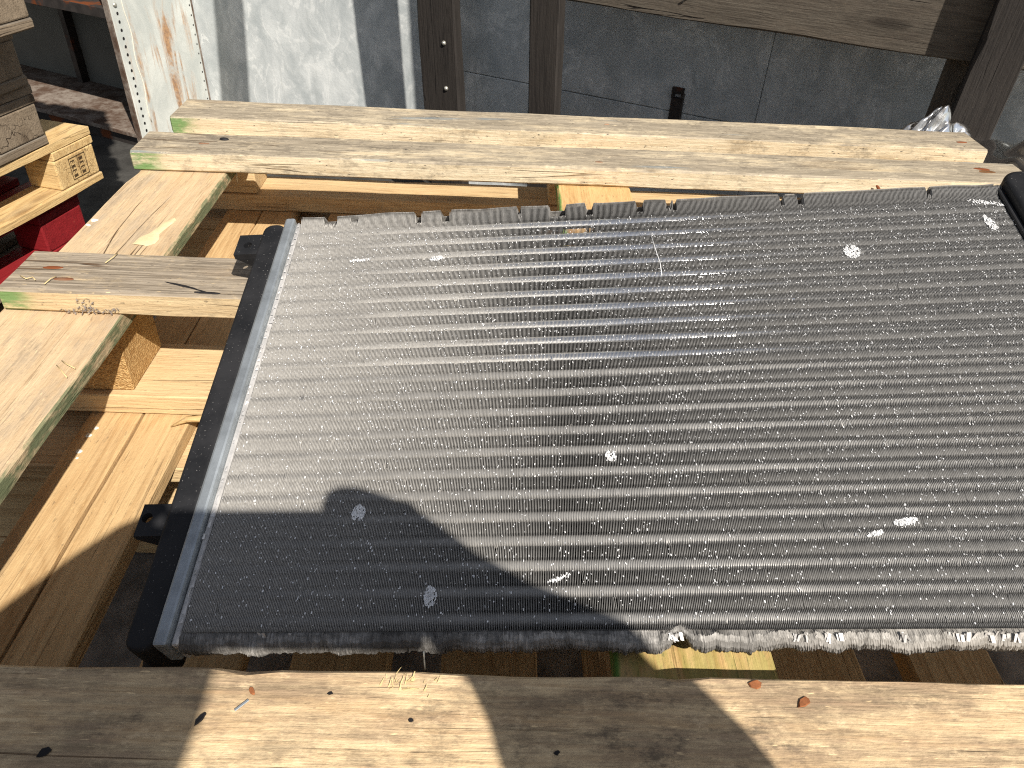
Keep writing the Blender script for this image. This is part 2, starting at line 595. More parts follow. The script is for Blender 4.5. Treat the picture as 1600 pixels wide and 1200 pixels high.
def mat_wall():
    t = NT("weathered_pale_wall")
    big = t.noise(t.co((1.6, 1.6, 2.2), shift=False), 1, 6, 0.65)
    mid = t.noise(t.co((9, 9, 7), shift=False), 1, 7, 0.68, 0.6)
    vein = t.noise(t.co((7, 7, 4.5), shift=False), 1, 4, 0.55, 1.6)
    v2 = t.m('ABSOLUTE', t.m('SUBTRACT', vein, 0.5))
    fine = t.noise(t.co((120, 120, 120), shift=False), 1, 4, 0.7)
    run = t.noise(t.co((34, 34, 2.2), shift=False), 1, 4, 0.6)
    c = t.mix(t.rng(mid, 0.3, 0.72), lin(172, 178, 179), lin(216, 219, 218))
    c = t.mix(t.rng(big, 0.42, 0.66, 0, 0.55), c, lin(160, 166, 169))
    c = t.mix(t.m('MULTIPLY', t.rng(v2, 0.035, 0.008), t.rng(mid, 0.44, 0.56, 0, 0.6)), c, lin(226, 228, 226))
    c = t.mix(t.rng(fine, 0.56, 0.72, 0, 0.45), c, lin(186, 190, 188))
    c = t.mix(t.rng(run, 0.6, 0.74, 0, 0.35), c, lin(150, 152, 148))
    c = t.mix(t.rng(fine, 0.36, 0.24, 0, 0.35), c, lin(110, 112, 110))
    t.bump(t.m('ADD', fine, mid), 0.25, 0.002)
    return t.set(c, 0.7, 0, 0.3)


M['wall'] = mat_wall()


def mat_panel():
    t = NT("rusty_grey_panel")
    z = t.xyz()[2]
    run = t.noise(t.co((26, 26, 2.6), shift=False), 1, 6, 0.62, 0.3)
    b = t.noise(t.co((9, 9, 6), shift=False), 1, 6, 0.7, 0.5)
    f = t.noise(t.co((90, 90, 90), shift=False), 1, 4, 0.7)
    c = t.mix(t.rng(b, 0.3, 0.7), lin(168, 172, 168), lin(198, 200, 194))
    r = t.m('MULTIPLY', t.rng(run, 0.50, 0.62), t.rng(b, 0.40, 0.58))
    c = t.mix(t.m('MULTIPLY', r, 0.85), c, t.mix(t.rng(f, 0.35, 0.65), lin(128, 84, 40), lin(170, 124, 72)))
    c = t.mix(t.rng(f, 0.66, 0.76, 0, 0.7), c, lin(110, 78, 50))
    t.bump(f, 0.2, 0.001)
    return t.set(c, 0.55, 0, 0.4)


M['panel'] = mat_panel()


def mat_rust():
    t = NT("rusted_steel")
    a = t.noise(t.co((14, 14, 14)), 1, 7, 0.7)
    b = t.noise(t.co((80, 80, 80)), 1, 4, 0.7)
    c = t.mix(t.rng(a, 0.35, 0.65), lin(84, 66, 54), lin(138, 128, 118))
    c = t.mix(t.rng(b, 0.5, 0.7, 0, 0.6), c, lin(70, 44, 30))
    t.bump(t.m('ADD', a, b), 0.5, 0.002)
    return t.set(c, 0.85, 0.1, 0.3)


M['rust'] = mat_rust()
M['shelf_back'] = mat_plain("shelf_back_paint", lin(96, 97, 92), 0.6, 0.2, 8)


def mat_film():
    t = NT("clear_stretch_film")
    n = t.n
    tr = n.new("ShaderNodeBsdfTransparent")
    tr.inputs[0].default_value = (0.92, 0.93, 0.94, 1)
    gl = n.new("ShaderNodeBsdfGlossy")
    gl.inputs['Roughness'].default_value = 0.16
    df = n.new("ShaderNodeBsdfDiffuse")
    df.inputs[0].default_value = (0.8, 0.81, 0.82, 1)
    lw = n.new("ShaderNodeLayerWeight")
    lw.inputs[0].default_value = 0.42
    m1 = n.new("ShaderNodeMixShader")
    m1.inputs[0].default_value = 0.13
    t.l.new(tr.outputs[0], m1.inputs[1])
    t.l.new(df.outputs[0], m1.inputs[2])
    m2 = n.new("ShaderNodeMixShader")
    t.l.new(lw.outputs['Fresnel'], m2.inputs[0])
    t.l.new(m1.outputs[0], m2.inputs[1])
    t.l.new(gl.outputs[0], m2.inputs[2])
    t.l.new(m2.outputs[0], t.out.inputs[0])
    return t.mat


M['film'] = mat_film()

# ------------------------------------------------------------------ setting: ground and wall
GZ = -0.537
bm = bmesh.new()
bmesh.ops.create_grid(bm, x_segments=8, y_segments=8, size=60)
me = bpy.data.meshes.new("ground")
bm.to_mesh(me)
bm.free()
tag(obj("ground", me, M['ground'], None, (0, 0, GZ)), kind='structure')

WD = Vector((0.893, -0.45, 0)).normalized()      # along the wall, to the right
WN = Vector((0.45, 0.893, 0)).normalized()       # away from the camera
WYAW = math.atan2(WD.y, WD.x)
W0 = Vector((0, 2.25, 0))


def wp(s, g, z):
    """a point s along the wall, g in front of it"""
    p = W0 + WD * s - WN * g
    return Vector((p.x, p.y, z))


# solve the wall joint height from its picture line at (900,145)
def pix_ray(px, py):
    d = np.array([(px - 800) / 1200.0, -(py - 600) / 1200.0, 1.0])
    return RW @ d


def on_wall(px, py, g=0.0):
    r = pix_ray(px, py)
    n = np.array(WN)
    p0 = np.array(W0) - g * n
    c = np.array([0, 0, CAM_H])
    return c + r * (((p0 - c) @ n) / (r @ n))


def on_z(px, py, z):
    r = pix_ray(px, py)
    return np.array([0, 0, CAM_H]) + r * ((z - CAM_H) / r[2])


def s_of(p):
    return float((Vector(p) - W0).dot(WD))


zj = float(on_wall(900, 145.5)[2])
wall = empty("yard_wall", (W0.x, W0.y, GZ), WYAW)
tag(wall, "pale weathered wall with whitish streaks behind the dark timber fence", "wall")
S0, S1 = -4.0, 4.0
joints = [S0, -2.6, -0.13, 0.72, 2.2, S1]
for k in range(len(joints) - 1):
    a, b = joints[k] + 0.0005, joints[k + 1] - 0.0005
    for z0, z1 in (((0.0, 2.2),) if b < 0 else ((0.0, zj - GZ - 0.0009), (zj - GZ + 0.0009, 2.2))):
        obj("panel", bevel_box(a, b, 0.0, 0.05, z0, z1, 0.002, 1), M['wall'], wall)
obj("backing", bevel_box(S0, S1, 0.052, 0.08, 0.0, 2.2, 0.0, 1), M['steel_dark'], wall)

# hinge bracket on the wall
hp = on_wall(1058, 165)
br = empty("wall_bracket", (hp[0], hp[1], hp[2]), WYAW)
tag(br, "small dark rusty steel bracket with a slot fixed to the pale wall", "bracket")
w2, h2 = 0.016, 0.05
obj("plate", bevel_box(-w2, w2, -0.012, 0.0, -h2, 0.022, 0.002, 1), M['steel_dark'], br)
obj("rim", bevel_box(-w2, w2, -0.018, -0.0125, 0.034, h2, 0.001, 1), M['steel_dark'], br)
for sx in (-1, 1):
    obj("cheek", bevel_box(min(sx * w2, sx * (w2 - .007)), max(sx * w2, sx * (w2 - .007)), -0.018, -0.0005, 0.0225, 0.0335, 0.001, 1), M['steel_dark'], br)

# ------------------------------------------------------------------ shelving unit at the left
ps = s_of(on_wall(316, 90))
sh = empty("shelving_unit", tuple(wp(ps, 0, GZ)), WYAW)
tag(sh, "grey steel shelving unit with rusty perforated side panel beside the pale wall", "shelving")
DEP = 0.315
ztop = 1.75


def pan_mesh():
    """side panel with folded front and rear flanges"""
    th = 0.006
    prof = [(0.0, -0.002), (0.0, -DEP + 0.004), (-0.004, -DEP), (-0.020, -DEP), (-0.020, -DEP + th), (-th, -DEP + th + 0.002), (-th, -0.002)]
    V = []
    for z in (0.0, ztop):
        V += [(x, y, z) for x, y in prof]
    n = len(prof)
    F = [(k, (k + 1) % n, n + (k + 1) % n, n + k) for k in range(n)]
    F += [tuple(range(n)), tuple(range(2 * n - 1, n - 1, -1))]
    return pyd("side_panel", V, F)


pn = obj("side_panel", pan_mesh(), M['panel'], sh)


def dot_mesh(xs, zs, y, r=0.0040):
    V = []
    F = []
    for (yy, z) in zip(xs, zs):
        b = len(V)
        for k in range(8):
            a = 2 * math.pi * k / 8
            V.append((y, yy + r * math.cos(a), z + r * 1.25 * math.sin(a)))
        F.append(tuple(range(b, b + 8)))
    return pyd("perforations", V, F)


zs = np.arange(0.06, 1.3, 0.0235)
tag(obj("perforations", dot_mesh([-DEP + 0.022] * len(zs), zs, 0.0009), M['bit'], pn), kind='stuff')
zs2 = np.arange(0.06, 1.3, 0.03)
tag(obj("rear_perforations", dot_mesh([-0.012] * len(zs2), zs2, 0.0009, 0.0024), M['bit'], pn), kind='stuff')
obj("front_edge", bevel_box(-0.0215, 0.0008, -DEP - 0.005, -DEP - 0.0006, 0.0, 1.5, 0.001, 1), M['rust'], pn)
obj("edge_strip", bevel_box(0.0006, 0.0026, -0.005, 0.0, 0.0, 1.4, 0.0, 1), M['rust'], pn)
obj("weld_bead", tube_mesh([(0.001, -DEP + 0.050 + 0.004 * math.sin(z * 40), z) for z in np.arange(0.08, 0.62, 0.02)], 0.0013, 6), M['white'], pn)
b_ = obj("bolt", blob_mesh(0.007, 0.007, 0.004, 12, 3, 0.02), M['bolt'], sh, (0.001, -DEP + 0.02, 0.0))
bpz = float(on_wall(178, 11, DEP)[2]) - GZ
b_.location.z = bpz
b_.rotation_euler = (0, math.pi / 2, 0)
LEN = 1.3
obj("back_panel", bevel_box(-LEN, -0.008, -0.012, -0.003, 0.0, ztop, 0.0, 1), M['shelf_back'], sh)
zsh = float(on_wall(190, 226, DEP)[2]) - GZ
zsh = max(zsh, 0.05)
s_ = obj("shelf", bevel_box(-LEN, -0.021, -DEP + 0.001, -0.0125, zsh - 0.004, zsh, 0.001, 1), M['rust'], sh)
obj("shelf_lip", bevel_box(-LEN, -0.021, -DEP - 0.002, -DEP + 0.0005, zsh - 0.014, zsh - 0.001, 0.001, 1), M['rust'], s_)
zs3 = float(on_wall(140, 8, DEP)[2]) - GZ
s_ = obj("shelf", bevel_box(-LEN, -0.021, -DEP + 0.001, -0.0125, zs3 - 0.004, zs3, 0.001, 1), M['steel_dark'], sh)
obj("shelf_lip", bevel_box(-LEN, -0.021, -DEP - 0.002, -DEP + 0.0005, zs3 - 0.03, zs3 - 0.001, 0.001, 1), M['steel_dark'], s_)
obj("dark_infill", bevel_box(-LEN, -0.021, -DEP + 0.012, -DEP + 0.016, 0.0, zsh - 0.015, 0.0, 1), M['steel_dark'], sh)  # dark sheet added under the shelf in place of the shaded void
obj("upright", bevel_box(-0.62, -0.594, -0.045, -0.0125, 0.0, ztop, 0.001, 1), M['steel_dark'], sh)
obj("side_panel", bevel_box(-LEN - 0.006, -LEN - 0.0005, -DEP, -0.002, 0.0, ztop, 0.0, 1), M['panel'], sh)

# ------------------------------------------------------------------ timber fence in front of the wall


def timber(name, s0, s1, g0, g1, z0, z1, mat, vertical, label=None, cat=None, group=None, parent=None, lean=0.0, seed=0):
    """timber standing (vertical) or lying along the wall; g0>g1 distances in front of it"""
    if vertical:
        L, W, T = z1 - z0, s1 - s0, abs(g0 - g1)
        me_ = board_mesh(L, W, T, seed, ch=0.003, wear=0.0016, step=0.05)
        # local x up, y along wall, z towards the camera
        rot = Matrix((Vector((0, 0, 1)), Vector((WD.x, WD.y, 0)), Vector((-WN.x, -WN.y, 0)))).transposed()
        rot = Matrix((rot.col[0], rot.col[1], rot.col[2])).transposed()
        if rot.determinant() < 0:
            rot = Matrix((rot.col[0], -rot.col[1], rot.col[2])).transposed()
        o = obj(name, me_, mat, parent)
        c = wp((s0 + s1) / 2, min(g0, g1), (z0 + z1) / 2)
        mw = Matrix.Translation(c) @ Matrix.Rotation(lean, 4, WN) @ rot.to_4x4()
    else:
        L, W, T = s1 - s0, z1 - z0, abs(g0 - g1)
        me_ = board_mesh(L, W, T, seed, ch=0.003, wear=0.0022, step=0.05)
        # local x along wall, y up, z towards the camera
        rot = Matrix((Vector((WD.x, WD.y, 0)), Vector((0, 0, 1)), Vector((-WN.x, -WN.y, 0)))).transposed()
        if rot.determinant() < 0:
            rot = Matrix((-rot.col[0], rot.col[1], rot.col[2])).transposed()
        o = obj(name, me_, mat, parent)
        c = wp((s0 + s1) / 2, min(g0, g1), (z0 + z1) / 2)
        mw = Matrix.Translation(c) @ Matrix.Rotation(lean, 4, WN) @ rot.to_4x4()
    o.matrix_world = mw
    if label:
        tag(o, label, cat, group)
    return o


GP = 0.33
zb = float(on_wall(1200, 50, GP)[2])
# leaning flat pillar
g1 = 0.245
a0, a1 = s_of(on_wall(640, 80, g1)), s_of(on_wall(697, 80, g1))
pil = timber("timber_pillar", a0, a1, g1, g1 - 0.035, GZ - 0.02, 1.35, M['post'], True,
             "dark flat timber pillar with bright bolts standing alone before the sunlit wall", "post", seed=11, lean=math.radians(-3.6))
for zz in (0.115, -0.055, -0.165):
    q = on_wall(688 + (0.115 - zz) * 26, 80, g1)
    bo = obj("bolt", blob_mesh(0.006, 0.006, 0.006, 10, 5, 0.05), M['bolt'], pil)
    bo.matrix_parent_inverse = pil.matrix_world.inverted()
    p_ = wp(s_of(q) + 0.003, g1 + 0.0005, zz)
    bo.matrix_world = Matrix.Translation(p_) @ Vector((-WN.x, -WN.y, 0)).to_track_quat('Z', 'Y').to_matrix().to_4x4()

sa, sb = on_wall(388, 150), on_wall(350, 0)  # wall shadow band, cast by an added board lifted out of view
GR = 0.45
kk_ = GR / 0.5565


def lift(p):
    return Vector(p) - kk_ * SUN


A_, B_ = lift(sa), lift(sb)
caster_ = empty("shadow_caster", tuple(wp(-0.5, 0, 1.0)), 0)
tag(caster_, "unseen timber rail with a hanging board, added to cast the band on the wall", "rail")
bpy.context.view_layer.update()


def caster_part(o):
    mw = o.matrix_world.copy()
    o.parent = caster_
    o.matrix_parent_inverse = Matrix.Translation(-caster_.location)
    o.matrix_world = mw
    return o


ang_ = math.atan2((B_ - A_).dot(WD), (B_.z - A_.z))
sm_ = (s_of(A_) + s_of(B_)) / 2
dirv = (B_ - A_).normalized()
top_ = A_ + dirv * ((0.98 - A_.z) / dirv.z)
low_ = A_ - dirv * 0.12
mid_ = (top_ + low_) / 2
hb_ = caster_part(timber("caster_board", s_of(mid_) - 0.052, s_of(mid_) + 0.052, GR + 0.012, GR - 0.012, mid_.z - (top_ - low_).length / 2, mid_.z + (top_ - low_).length / 2, M['post'], True, seed=61, lean=-ang_))
caster_part(timber("caster_rail", -1.3, -0.1, GR - 0.0135, GR - 0.05, 0.94, 1.02, M['post'], False, seed=62))
for s__ in (-1.25, -0.18):
    o_ = obj("caster_arm", bevel_box(-0.02, 0.02, -GR + 0.02, 0.0, -0.03, -0.001, 0.002, 1), M['steel_dark'], None)
    o_.matrix_world = Matrix.Translation(wp(s__, 0.001, 0.938)) @ Matrix.Rotation(WYAW, 4, 'Z')
    caster_part(o_)

fence = empty("timber_fence", tuple(wp(0.9, GP, GZ)), 0)
tag(fence, "dark weathered timber fence of horizontal boards on posts before the pale wall", "fence")


def fence_part(o):
    mw = o.matrix_world.copy()
    o.parent = fence
    o.matrix_parent_inverse = Matrix.Translation(-fence.location)
    o.matrix_world = mw
    return o


bpy.context.view_layer.update()
ga = GP + 0.036
c0, c1 = s_of(on_wall(814, 80, ga)), s_of(on_wall(858, 80, ga))
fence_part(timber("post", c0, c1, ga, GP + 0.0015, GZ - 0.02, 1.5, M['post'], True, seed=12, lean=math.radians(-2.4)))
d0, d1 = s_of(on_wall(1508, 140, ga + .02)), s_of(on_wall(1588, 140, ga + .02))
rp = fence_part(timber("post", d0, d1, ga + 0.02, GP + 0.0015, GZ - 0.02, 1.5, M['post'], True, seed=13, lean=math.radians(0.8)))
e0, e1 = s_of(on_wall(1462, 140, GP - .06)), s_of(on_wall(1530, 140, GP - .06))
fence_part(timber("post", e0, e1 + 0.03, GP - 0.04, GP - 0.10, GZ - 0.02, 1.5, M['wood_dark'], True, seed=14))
hh = 0.118
zz = zb
k = 0
ends = [0.0, -0.012, 0.006, -0.02, 0.004, -0.008, 0.01, 0.0, -0.01, 0.0]
while zz < 1.4:
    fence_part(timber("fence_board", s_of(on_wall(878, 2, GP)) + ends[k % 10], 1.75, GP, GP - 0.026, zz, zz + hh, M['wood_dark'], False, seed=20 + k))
    zz += hh + 0.006
    k += 1
# wire staple on the lowest board
q = on_wall(1066, 4, GP)
w_ = obj("wire_loop", tube_mesh([(0, 0, 0), (0.012, -0.012, 0.02), (0.03, -0.016, 0.035), (0.045, -0.01, 0.045)], 0.0016, 6), M['zinc'], fence)
w_.matrix_world = Matrix.Translation(Vector(q)) @ Matrix.Rotation(WYAW, 4, 'Z')

# ------------------------------------------------------------------ upper pallet
TP = 0.028
pal = empty("wooden_pallet", (0.14, 0.7, -0.137))
tag(pal, "large wooden pallet with green painted board ends carrying the radiator", "pallet")
OFF = Vector((0.14, 0.7, -0.137))


def under(o, root=pal):
    o.parent = root
    o.location = Vector(o.location) - Vector(root.location)
    return o


A = under(board("deck_board", -0.513, 0.790, 1.204, 1.288, 0.0, TP, M['plank_far'], None, 'x', 101))
B = under(board("deck_board", -0.519, 0.800, 1.062, 1.142, 0.0, TP, M['plank_far'], None, 'x', 102))
B.rotation_euler.z = math.radians(0.5)
Cb = under(board("deck_board", -0.508, 0.790, 0.681, 0.763, 0.0, TP - 0.001, M['plank_mid'], None, 'x', 103))
D = under(board("deck_board", -0.640, 0.860, 0.095, 0.262, 0.0, TP, M['plank_near'], None, 'x', 104, step=0.02))
ST = 0.020
E_ = under(board("stringer_board", -0.515, -0.388, 0.02, 1.30, -ST, -0.0012, M['stringer'], None, 'y', 105))
F_ = under(board("stringer_board", 0.088, 0.196, 0.10, 1.30, -ST, -0.0012, M['stringer_green'], None, 'y', 106))
G_ = under(board("stringer_board", 0.680, 0.800, 0.10, 1.30, -ST, -0.0012, M['stringer'], None, 'y', 107))
for (y0, y1, sd_) in ((0.12, 0.25, 108), (0.682, 0.786, 109), (1.226, 1.310, 110)):
    under(board("base_board", -0.52, 0.80, y0, y1, -0.137, -0.1092, M['wood_base'], None, 'x', sd_))
for ix, (x0, x1) in enumerate(((-0.512, -0.405), (0.090, 0.190), (0.69, 0.79))):
    for iy, (y0, y1) in enumerate(((0.125, 0.245), (0.690, 0.780), (1.232, 1.302))):
        b_ = bevel_box(x0, x1, y0, y1, -0.109, -ST - 0.0008, 0.002, 1)
        under(obj("block", b_, M['chip'] if ix == 0 and iy == 1 else M['wood_base'], None))

# nails, resin, droppings and lint on this pallet


def stuck(name, me_, mat, x, y, z, root, rotz=0.0):
    o = obj(name, me_, mat, None, (x, y, z), rotz)
    o.parent = root
    o.matrix_parent_inverse = Matrix.Identity(4)
    loc = Vector((x, y, z)) - Vector(pal.location) - Vector(root.location)
    loc.rotate(Quaternion((0, 0, 1), -root.rotation_euler.z))
    o.location = loc
    o.rotation_euler = (0, 0, rotz - root.rotation_euler.z)
    return o


for px, py in ((82, 418), (100, 436)):
    q = on_z(px, py, TP - 0.001)
    stuck("rusty_nail", blob_mesh(0.011, 0.0032, 0.0014, 14, px, 0.12), M['nail'], q[0], q[1], TP - 0.0012, Cb)
for px, py, rx, ry in ((350, 218, .007, .004), ):
    q = on_z(px, py, TP)
    stuck("black_knot", blob_mesh(rx, ry, 0.003, 14, px, 0.15), M['bit'], q[0], q[1], TP, B)
for px, py, rx, ry in ((1535, 264, .012, .004), (318, 224, .008, .002), (936, 253, .006, .002)):
    q = on_z(px, py, TP)
    stuck("rusty_nail", blob_mesh(rx, ry, 0.001, 14, px, 0.25), M['nail'], q[0], q[1], TP - 0.0003, B)
for px, py, rx, ry in ((1500, 222, .010, .003), (948, 194, .005, .002)):
    q = on_z(px, py, TP)
    stuck("rusty_nail", blob_mesh(rx, ry, 0.001, 14, px, 0.25), M['nail'], q[0], q[1], TP - 0.0003, A)
# resin run on the left stringer
q0, q1 = on_z(218, 382, 0), on_z(272, 340, 0)
V = []
F = []
pth = [(0, .010), (.12, .0145), (.26, .0125), (.42, .007), (.62, .0062), (.82, .0068), (.95, .005), (1.0, .0015)]
ax = (q1 - q0)[:2]
L_ = np.linalg.norm(ax)
ax = ax / L_
nx = np.array([-ax[1], ax[0]])
for t_, w_r in pth:
    c = q0[:2] + ax * L_ * t_
    for sgn, h in ((-1, 0), (-.6, 1), (.6, 1), (1, 0)):
        pp = c + nx * w_r * sgn * (1 + 0.15 * math.sin(t_ * 31 + sgn))
        V.append((pp[0], pp[1], 0.0012 * h - 0.0016))
for i in range(len(pth) - 1):
    for k in range(3):
        F.append((i * 4 + k, i * 4 + k + 1, (i + 1) * 4 + k + 1, (i + 1) * 4 + k))
rs = obj("resin_run", pyd("resin", V, F, True), M['resin'], E_)
rs.matrix_parent_inverse = (Matrix.Translation(Vector(pal.location) + Vector(E_.location)) @ Matrix.Rotation(math.pi / 2, 4, 'Z')).inverted()
for px, py, rr in ((146, 343, .007), (138, 350, .004)):
    q = on_z(px, py, 0)
    stuck("white_dropping", blob_mesh(rr, rr * .8, 0.0015, 12, px, 0.4), M['white'], q[0], q[1], -0.0013, E_)
# lint along the lower edge of the middle board
r = np.random.default_rng(3)
V = []
F = []
for i in range(110):
    px = 95 + 90 * r.random() ** 1.0 if i < 75 else 118 + 28 * r.random()
    py = 483 + 6 * r.random() if i < 75 else 466 + 16 * r.random()
    rr_ = pix_ray(px, py)
    P = np.array([0, 0, CAM_H]) + rr_ * (0.6795 / rr_[1])
    b = len(V)
    d = r.normal(0, 0.0012, 3)
    e = r.normal(0, 0.0006, 3)
    for w in (d, e, -d, -e):
        V.append(P + w + np.array([0, -0.001 * r.random(), 0]))
    F.append((b, b + 1, b + 2, b + 3))
ln = obj("grey_lint", pyd("lint", V, F), M['lint'], Cb)
tag(ln, kind='stuff')
ln.matrix_parent_inverse = Matrix.Translation(-(Vector(pal.location) + Vector(Cb.location)))
# bent nails that stick out
def nail_at(px0, py0, px1, py1, y, root, rad=0.0009):
    P = []
    for px, py in ((px0, py0), (px1, py1)):
        rr_ = pix_ray(px, py)
        P.append(np.array([0, 0, CAM_H]) + rr_ * (y / rr_[1]))
    o = obj("nail", tube_mesh(P, rad, 8), M['bolt'], root)
    o.matrix_parent_inverse = (Matrix.Translation(Vector(pal.location) + Vector(root.location)) @ Matrix.Rotation(root.rotation_euler.z, 4, 'Z')).inverted()


V = []
F = []
r = np.random.default_rng(77)
for _ in range(26):
    q = on_z(r.normal(638, 26), r.normal(1068, 9), TP)
    a_ = r.normal(1.2, 0.7)
    l_ = r.uniform(.0015, .006)
    w_ = r.uniform(.0002, .0007)
    d_ = np.array([math.cos(a_), math.sin(a_), 0]) * l_
    n_ = np.array([-math.sin(a_), math.cos(a_), 0]) * w_
    h_ = r.uniform(.0003, .0022)
    b0 = len(V)
    p_ = q + np.array([0, 0, .0004])
    V += [p_ - n_, p_ + n_, p_ + d_ + n_ * .3 + np.array([0, 0, h_]), p_ + d_ - n_ * .3 + np.array([0, 0, h_])]
    F.append((b0, b0 + 1, b0 + 2, b0 + 3))
sp = obj("splinters", pyd("splinters", V, F), M['straw'], D)
tag(sp, kind='stuff')
sp.matrix_parent_inverse = Matrix.Translation(-(Vector(pal.location) + Vector(D.location)))
M['knot'] = mat_plain("knot_wood", lin(120, 84, 52), 0.8, 0.45, 160)
for px, py, rx, rz_ in ((1212, 228, .021, .0085),):
    rr_ = pix_ray(px, py)
    P = np.array([0, 0, CAM_H]) + rr_ * (1.2025 / rr_[1])
    kn = obj("knot", blob_mesh(rx, rz_, 0.0016, 18, 5, 0.12), M['knot'], A)
    kn.matrix_parent_inverse = Matrix.Translation(-(Vector(pal.location) + Vector(A.location)))
    kn.matrix_world = Matrix.Translation((P[0], 1.2034, 0.0155)) @ Matrix.Rotation(math.pi / 2, 4, 'X')
for px, py, rx, ry, a_ in ((302, 450, .020, .0016, -.35), (322, 456, .012, .0022, -.1), (1540, 268, .022, .006, .1)):
    q = on_z(px, py, TP)
    stuck("dark_scrape", blob_mesh(rx, ry, 0.0007, 16, px, 0.45), M['knot'] if px > 1000 else M['bit'], q[0], q[1], TP - 0.0008, B if px > 1000 else Cb, a_)
nail_at(369, 265, 371, 285, 1.10, B)
nail_at(662, 1018, 664, 1048, 0.27, D, 0.0005)

# ------------------------------------------------------------------ lower pallet
lp = empty("wooden_pallet", (0.14, 0.6, -0.31))
tag(lp, "wooden pallet with closely set deck boards under the green ended pallet", "pallet")
xs_l = [(-0.590, -0.534), (-0.460, -0.4015), (-0.400, -0.344), (-0.285, -0.201), (-0.160, -0.077), (-0.034, 0.048), (0.090, 0.172), (0.250, 0.331),
        (0.373, 0.452), (0.500, 0.582), (0.625, 0.707), (0.75, 0.83)]
for i, (x0, x1) in enumerate(xs_l):
    under(board("deck_board", x0, x1, 0.00, 1.36, -0.160, -0.1378, M['wood_deck'], None, 'y', 300 + i), lp)
for y0, y1 in ((0.03, 0.13), (0.62, 0.74), (1.24, 1.34)):
    under(board("stringer_board", -0.6, 0.84, y0, y1, -0.183, -0.161, M['wood_base'], None, 'x'), lp)
    for x0 in (-0.59, 0.06, 0.73):
        under(obj("block", bevel_box(x0, x0 + 0.1, y0 + .003, y1 - .003, -0.287, -0.184, 0.002, 1), M['wood_base']), lp)
    under(board("base_board", -0.6, 0.84, y0, y1, -0.309, -0.288, M['wood_base'], None, 'x'), lp)

bp = empty("plywood_pallet", (0.14, 0.6, GZ))
tag(bp, "pallet with a solid grey plywood deck at the bottom of the pile", "pallet")
under(board("plywood_deck", -0.62, 0.84, -0.02, 1.40, -0.330, -0.311, M['ply'], None, 'y', 500), bp)
for x0 in (-0.6, 0.06, 0.72):
    under(board("bearer", x0, x0 + 0.09, 0.0, 1.38, GZ + 0.001, -0.331, M['wood_grey'], None, 'y'), bp)

wh = obj("white_dropping", blob_mesh(0.004, 0.003, 0.001, 12, 3, 0.4), M['white'], lp)
q = on_z(138, 678, -0.137)
wh.location = Vector((q[0], q[1], -0.1379)) - Vector(lp.location)
for px, py, rr in ((150, 667, .003), (123, 703, .004), (120, 714, .002)):
    o = wh.copy()
    COL.objects.link(o)
    q = on_z(px, py, -0.137)
    o.location = Vector((q[0], q[1], -0.1379)) - Vector(lp.location)
    o.scale = (rr / .004,) * 3

# ------------------------------------------------------------------ the radiator
RO = Vector((-0.2024, 0.3083, -0.008))
RX = Vector((0.9926, -0.0450, 0.1130)).normalized()
RY = Vector((0.0161, 0.9695, 0.2445))
RY = (RY - RX * RY.dot(RX)).normalized()
RN = RX.cross(RY)
rad = empty("radiator", (0, 0, 0))
mr = Matrix.Identity(4)
for i in range(3):
    mr[i][0], mr[i][1], mr[i][2], mr[i][3] = RX[i], RY[i], RN[i], RO[i]
rad.matrix_world = mr
tag(rad, "large used aluminium radiator with black plastic end tanks lying on the pallet", "radiator")
UL, VL = 0.678, 0.4185
TH = 0.024


def uv_of(px, py, w=0.0):
    r_ = pix_ray(px, py)
    n_ = np.array(RN)
    p0 = np.array(RO) + w * n_
    c_ = np.array([0, 0, CAM_H])
    P = c_ + r_ * (((p0 - c_) @ n_) / (r_ @ n_)) - np.array(RO)
    return float(P @ np.array(RX)), float(P @ np.array(RY))


def smooth_noise(n, width, seed, amp=1.0):
    r_ = np.random.default_rng(seed)
    kk = np.hanning(width + 2)[1:-1]
    kk /= kk.sum()
    v = np.convolve(r_.normal(0, 1, n + width - 1), kk, 'valid')
    return amp * v / (v.std() + 1e-9)


NF = 590
us = np.linspace(0.0005, UL - 0.0005, NF)
pitch = us[1] - us[0]
VP = VL / 22.19
# stations: six per tube pitch, two narrow slits between the tube rows
st = [0.0004, 0.0030]
for i in range(20, -2, -1):
    v_ = (20.47 - i) * VP
    for f_ in (-0.30, -0.25, -0.20, 0.0, 0.20, 0.25, 0.30):
        st.append(v_ + f_ * VP)
st = sorted(x for x in st if 0.0 < x < 0.4135)
VS = np.array(st + [0.4150, 0.4175, 0.4215, 0.4250])
NV = len(VS)
phs = (VS / VP - 0.47 + 0.5) % 1.0 - 0.5
slit = (np.abs(np.abs(phs) - 0.25) < 0.01).astype(float)
slit[VS > 0.4135] = 0
Vg = np.tile(VS, (NF, 1))
Ug = np.tile(us[:, None], (1, NV)).copy()
Wt = np.zeros((NF, NV))
Wb = np.full((NF, NV), -TH)
Wt -= slit[None, :] * (0.00020 + 0.0008 * np.clip(us / 0.5, 0, 1))[:, None] * (0.5 + rng.random((NF, NV)))
base_w = smooth_noise(NF, 9, 1, 0.07 * pitch)
Ug += base_w[:, None]
for kz in range(4):
    ph = smooth_noise(NF, 60, 30 + kz, 1.0)
    Ug += (0.07 * pitch * np.sin(VS[None, :] * (25 + 22 * kz) + ph[:, None] * 2.0))
Ug += rng.normal(0, 0.02 * pitch, (NF, NV))
Wt += -np.abs(rng.normal(0, 0.00012, (NF, NV)))
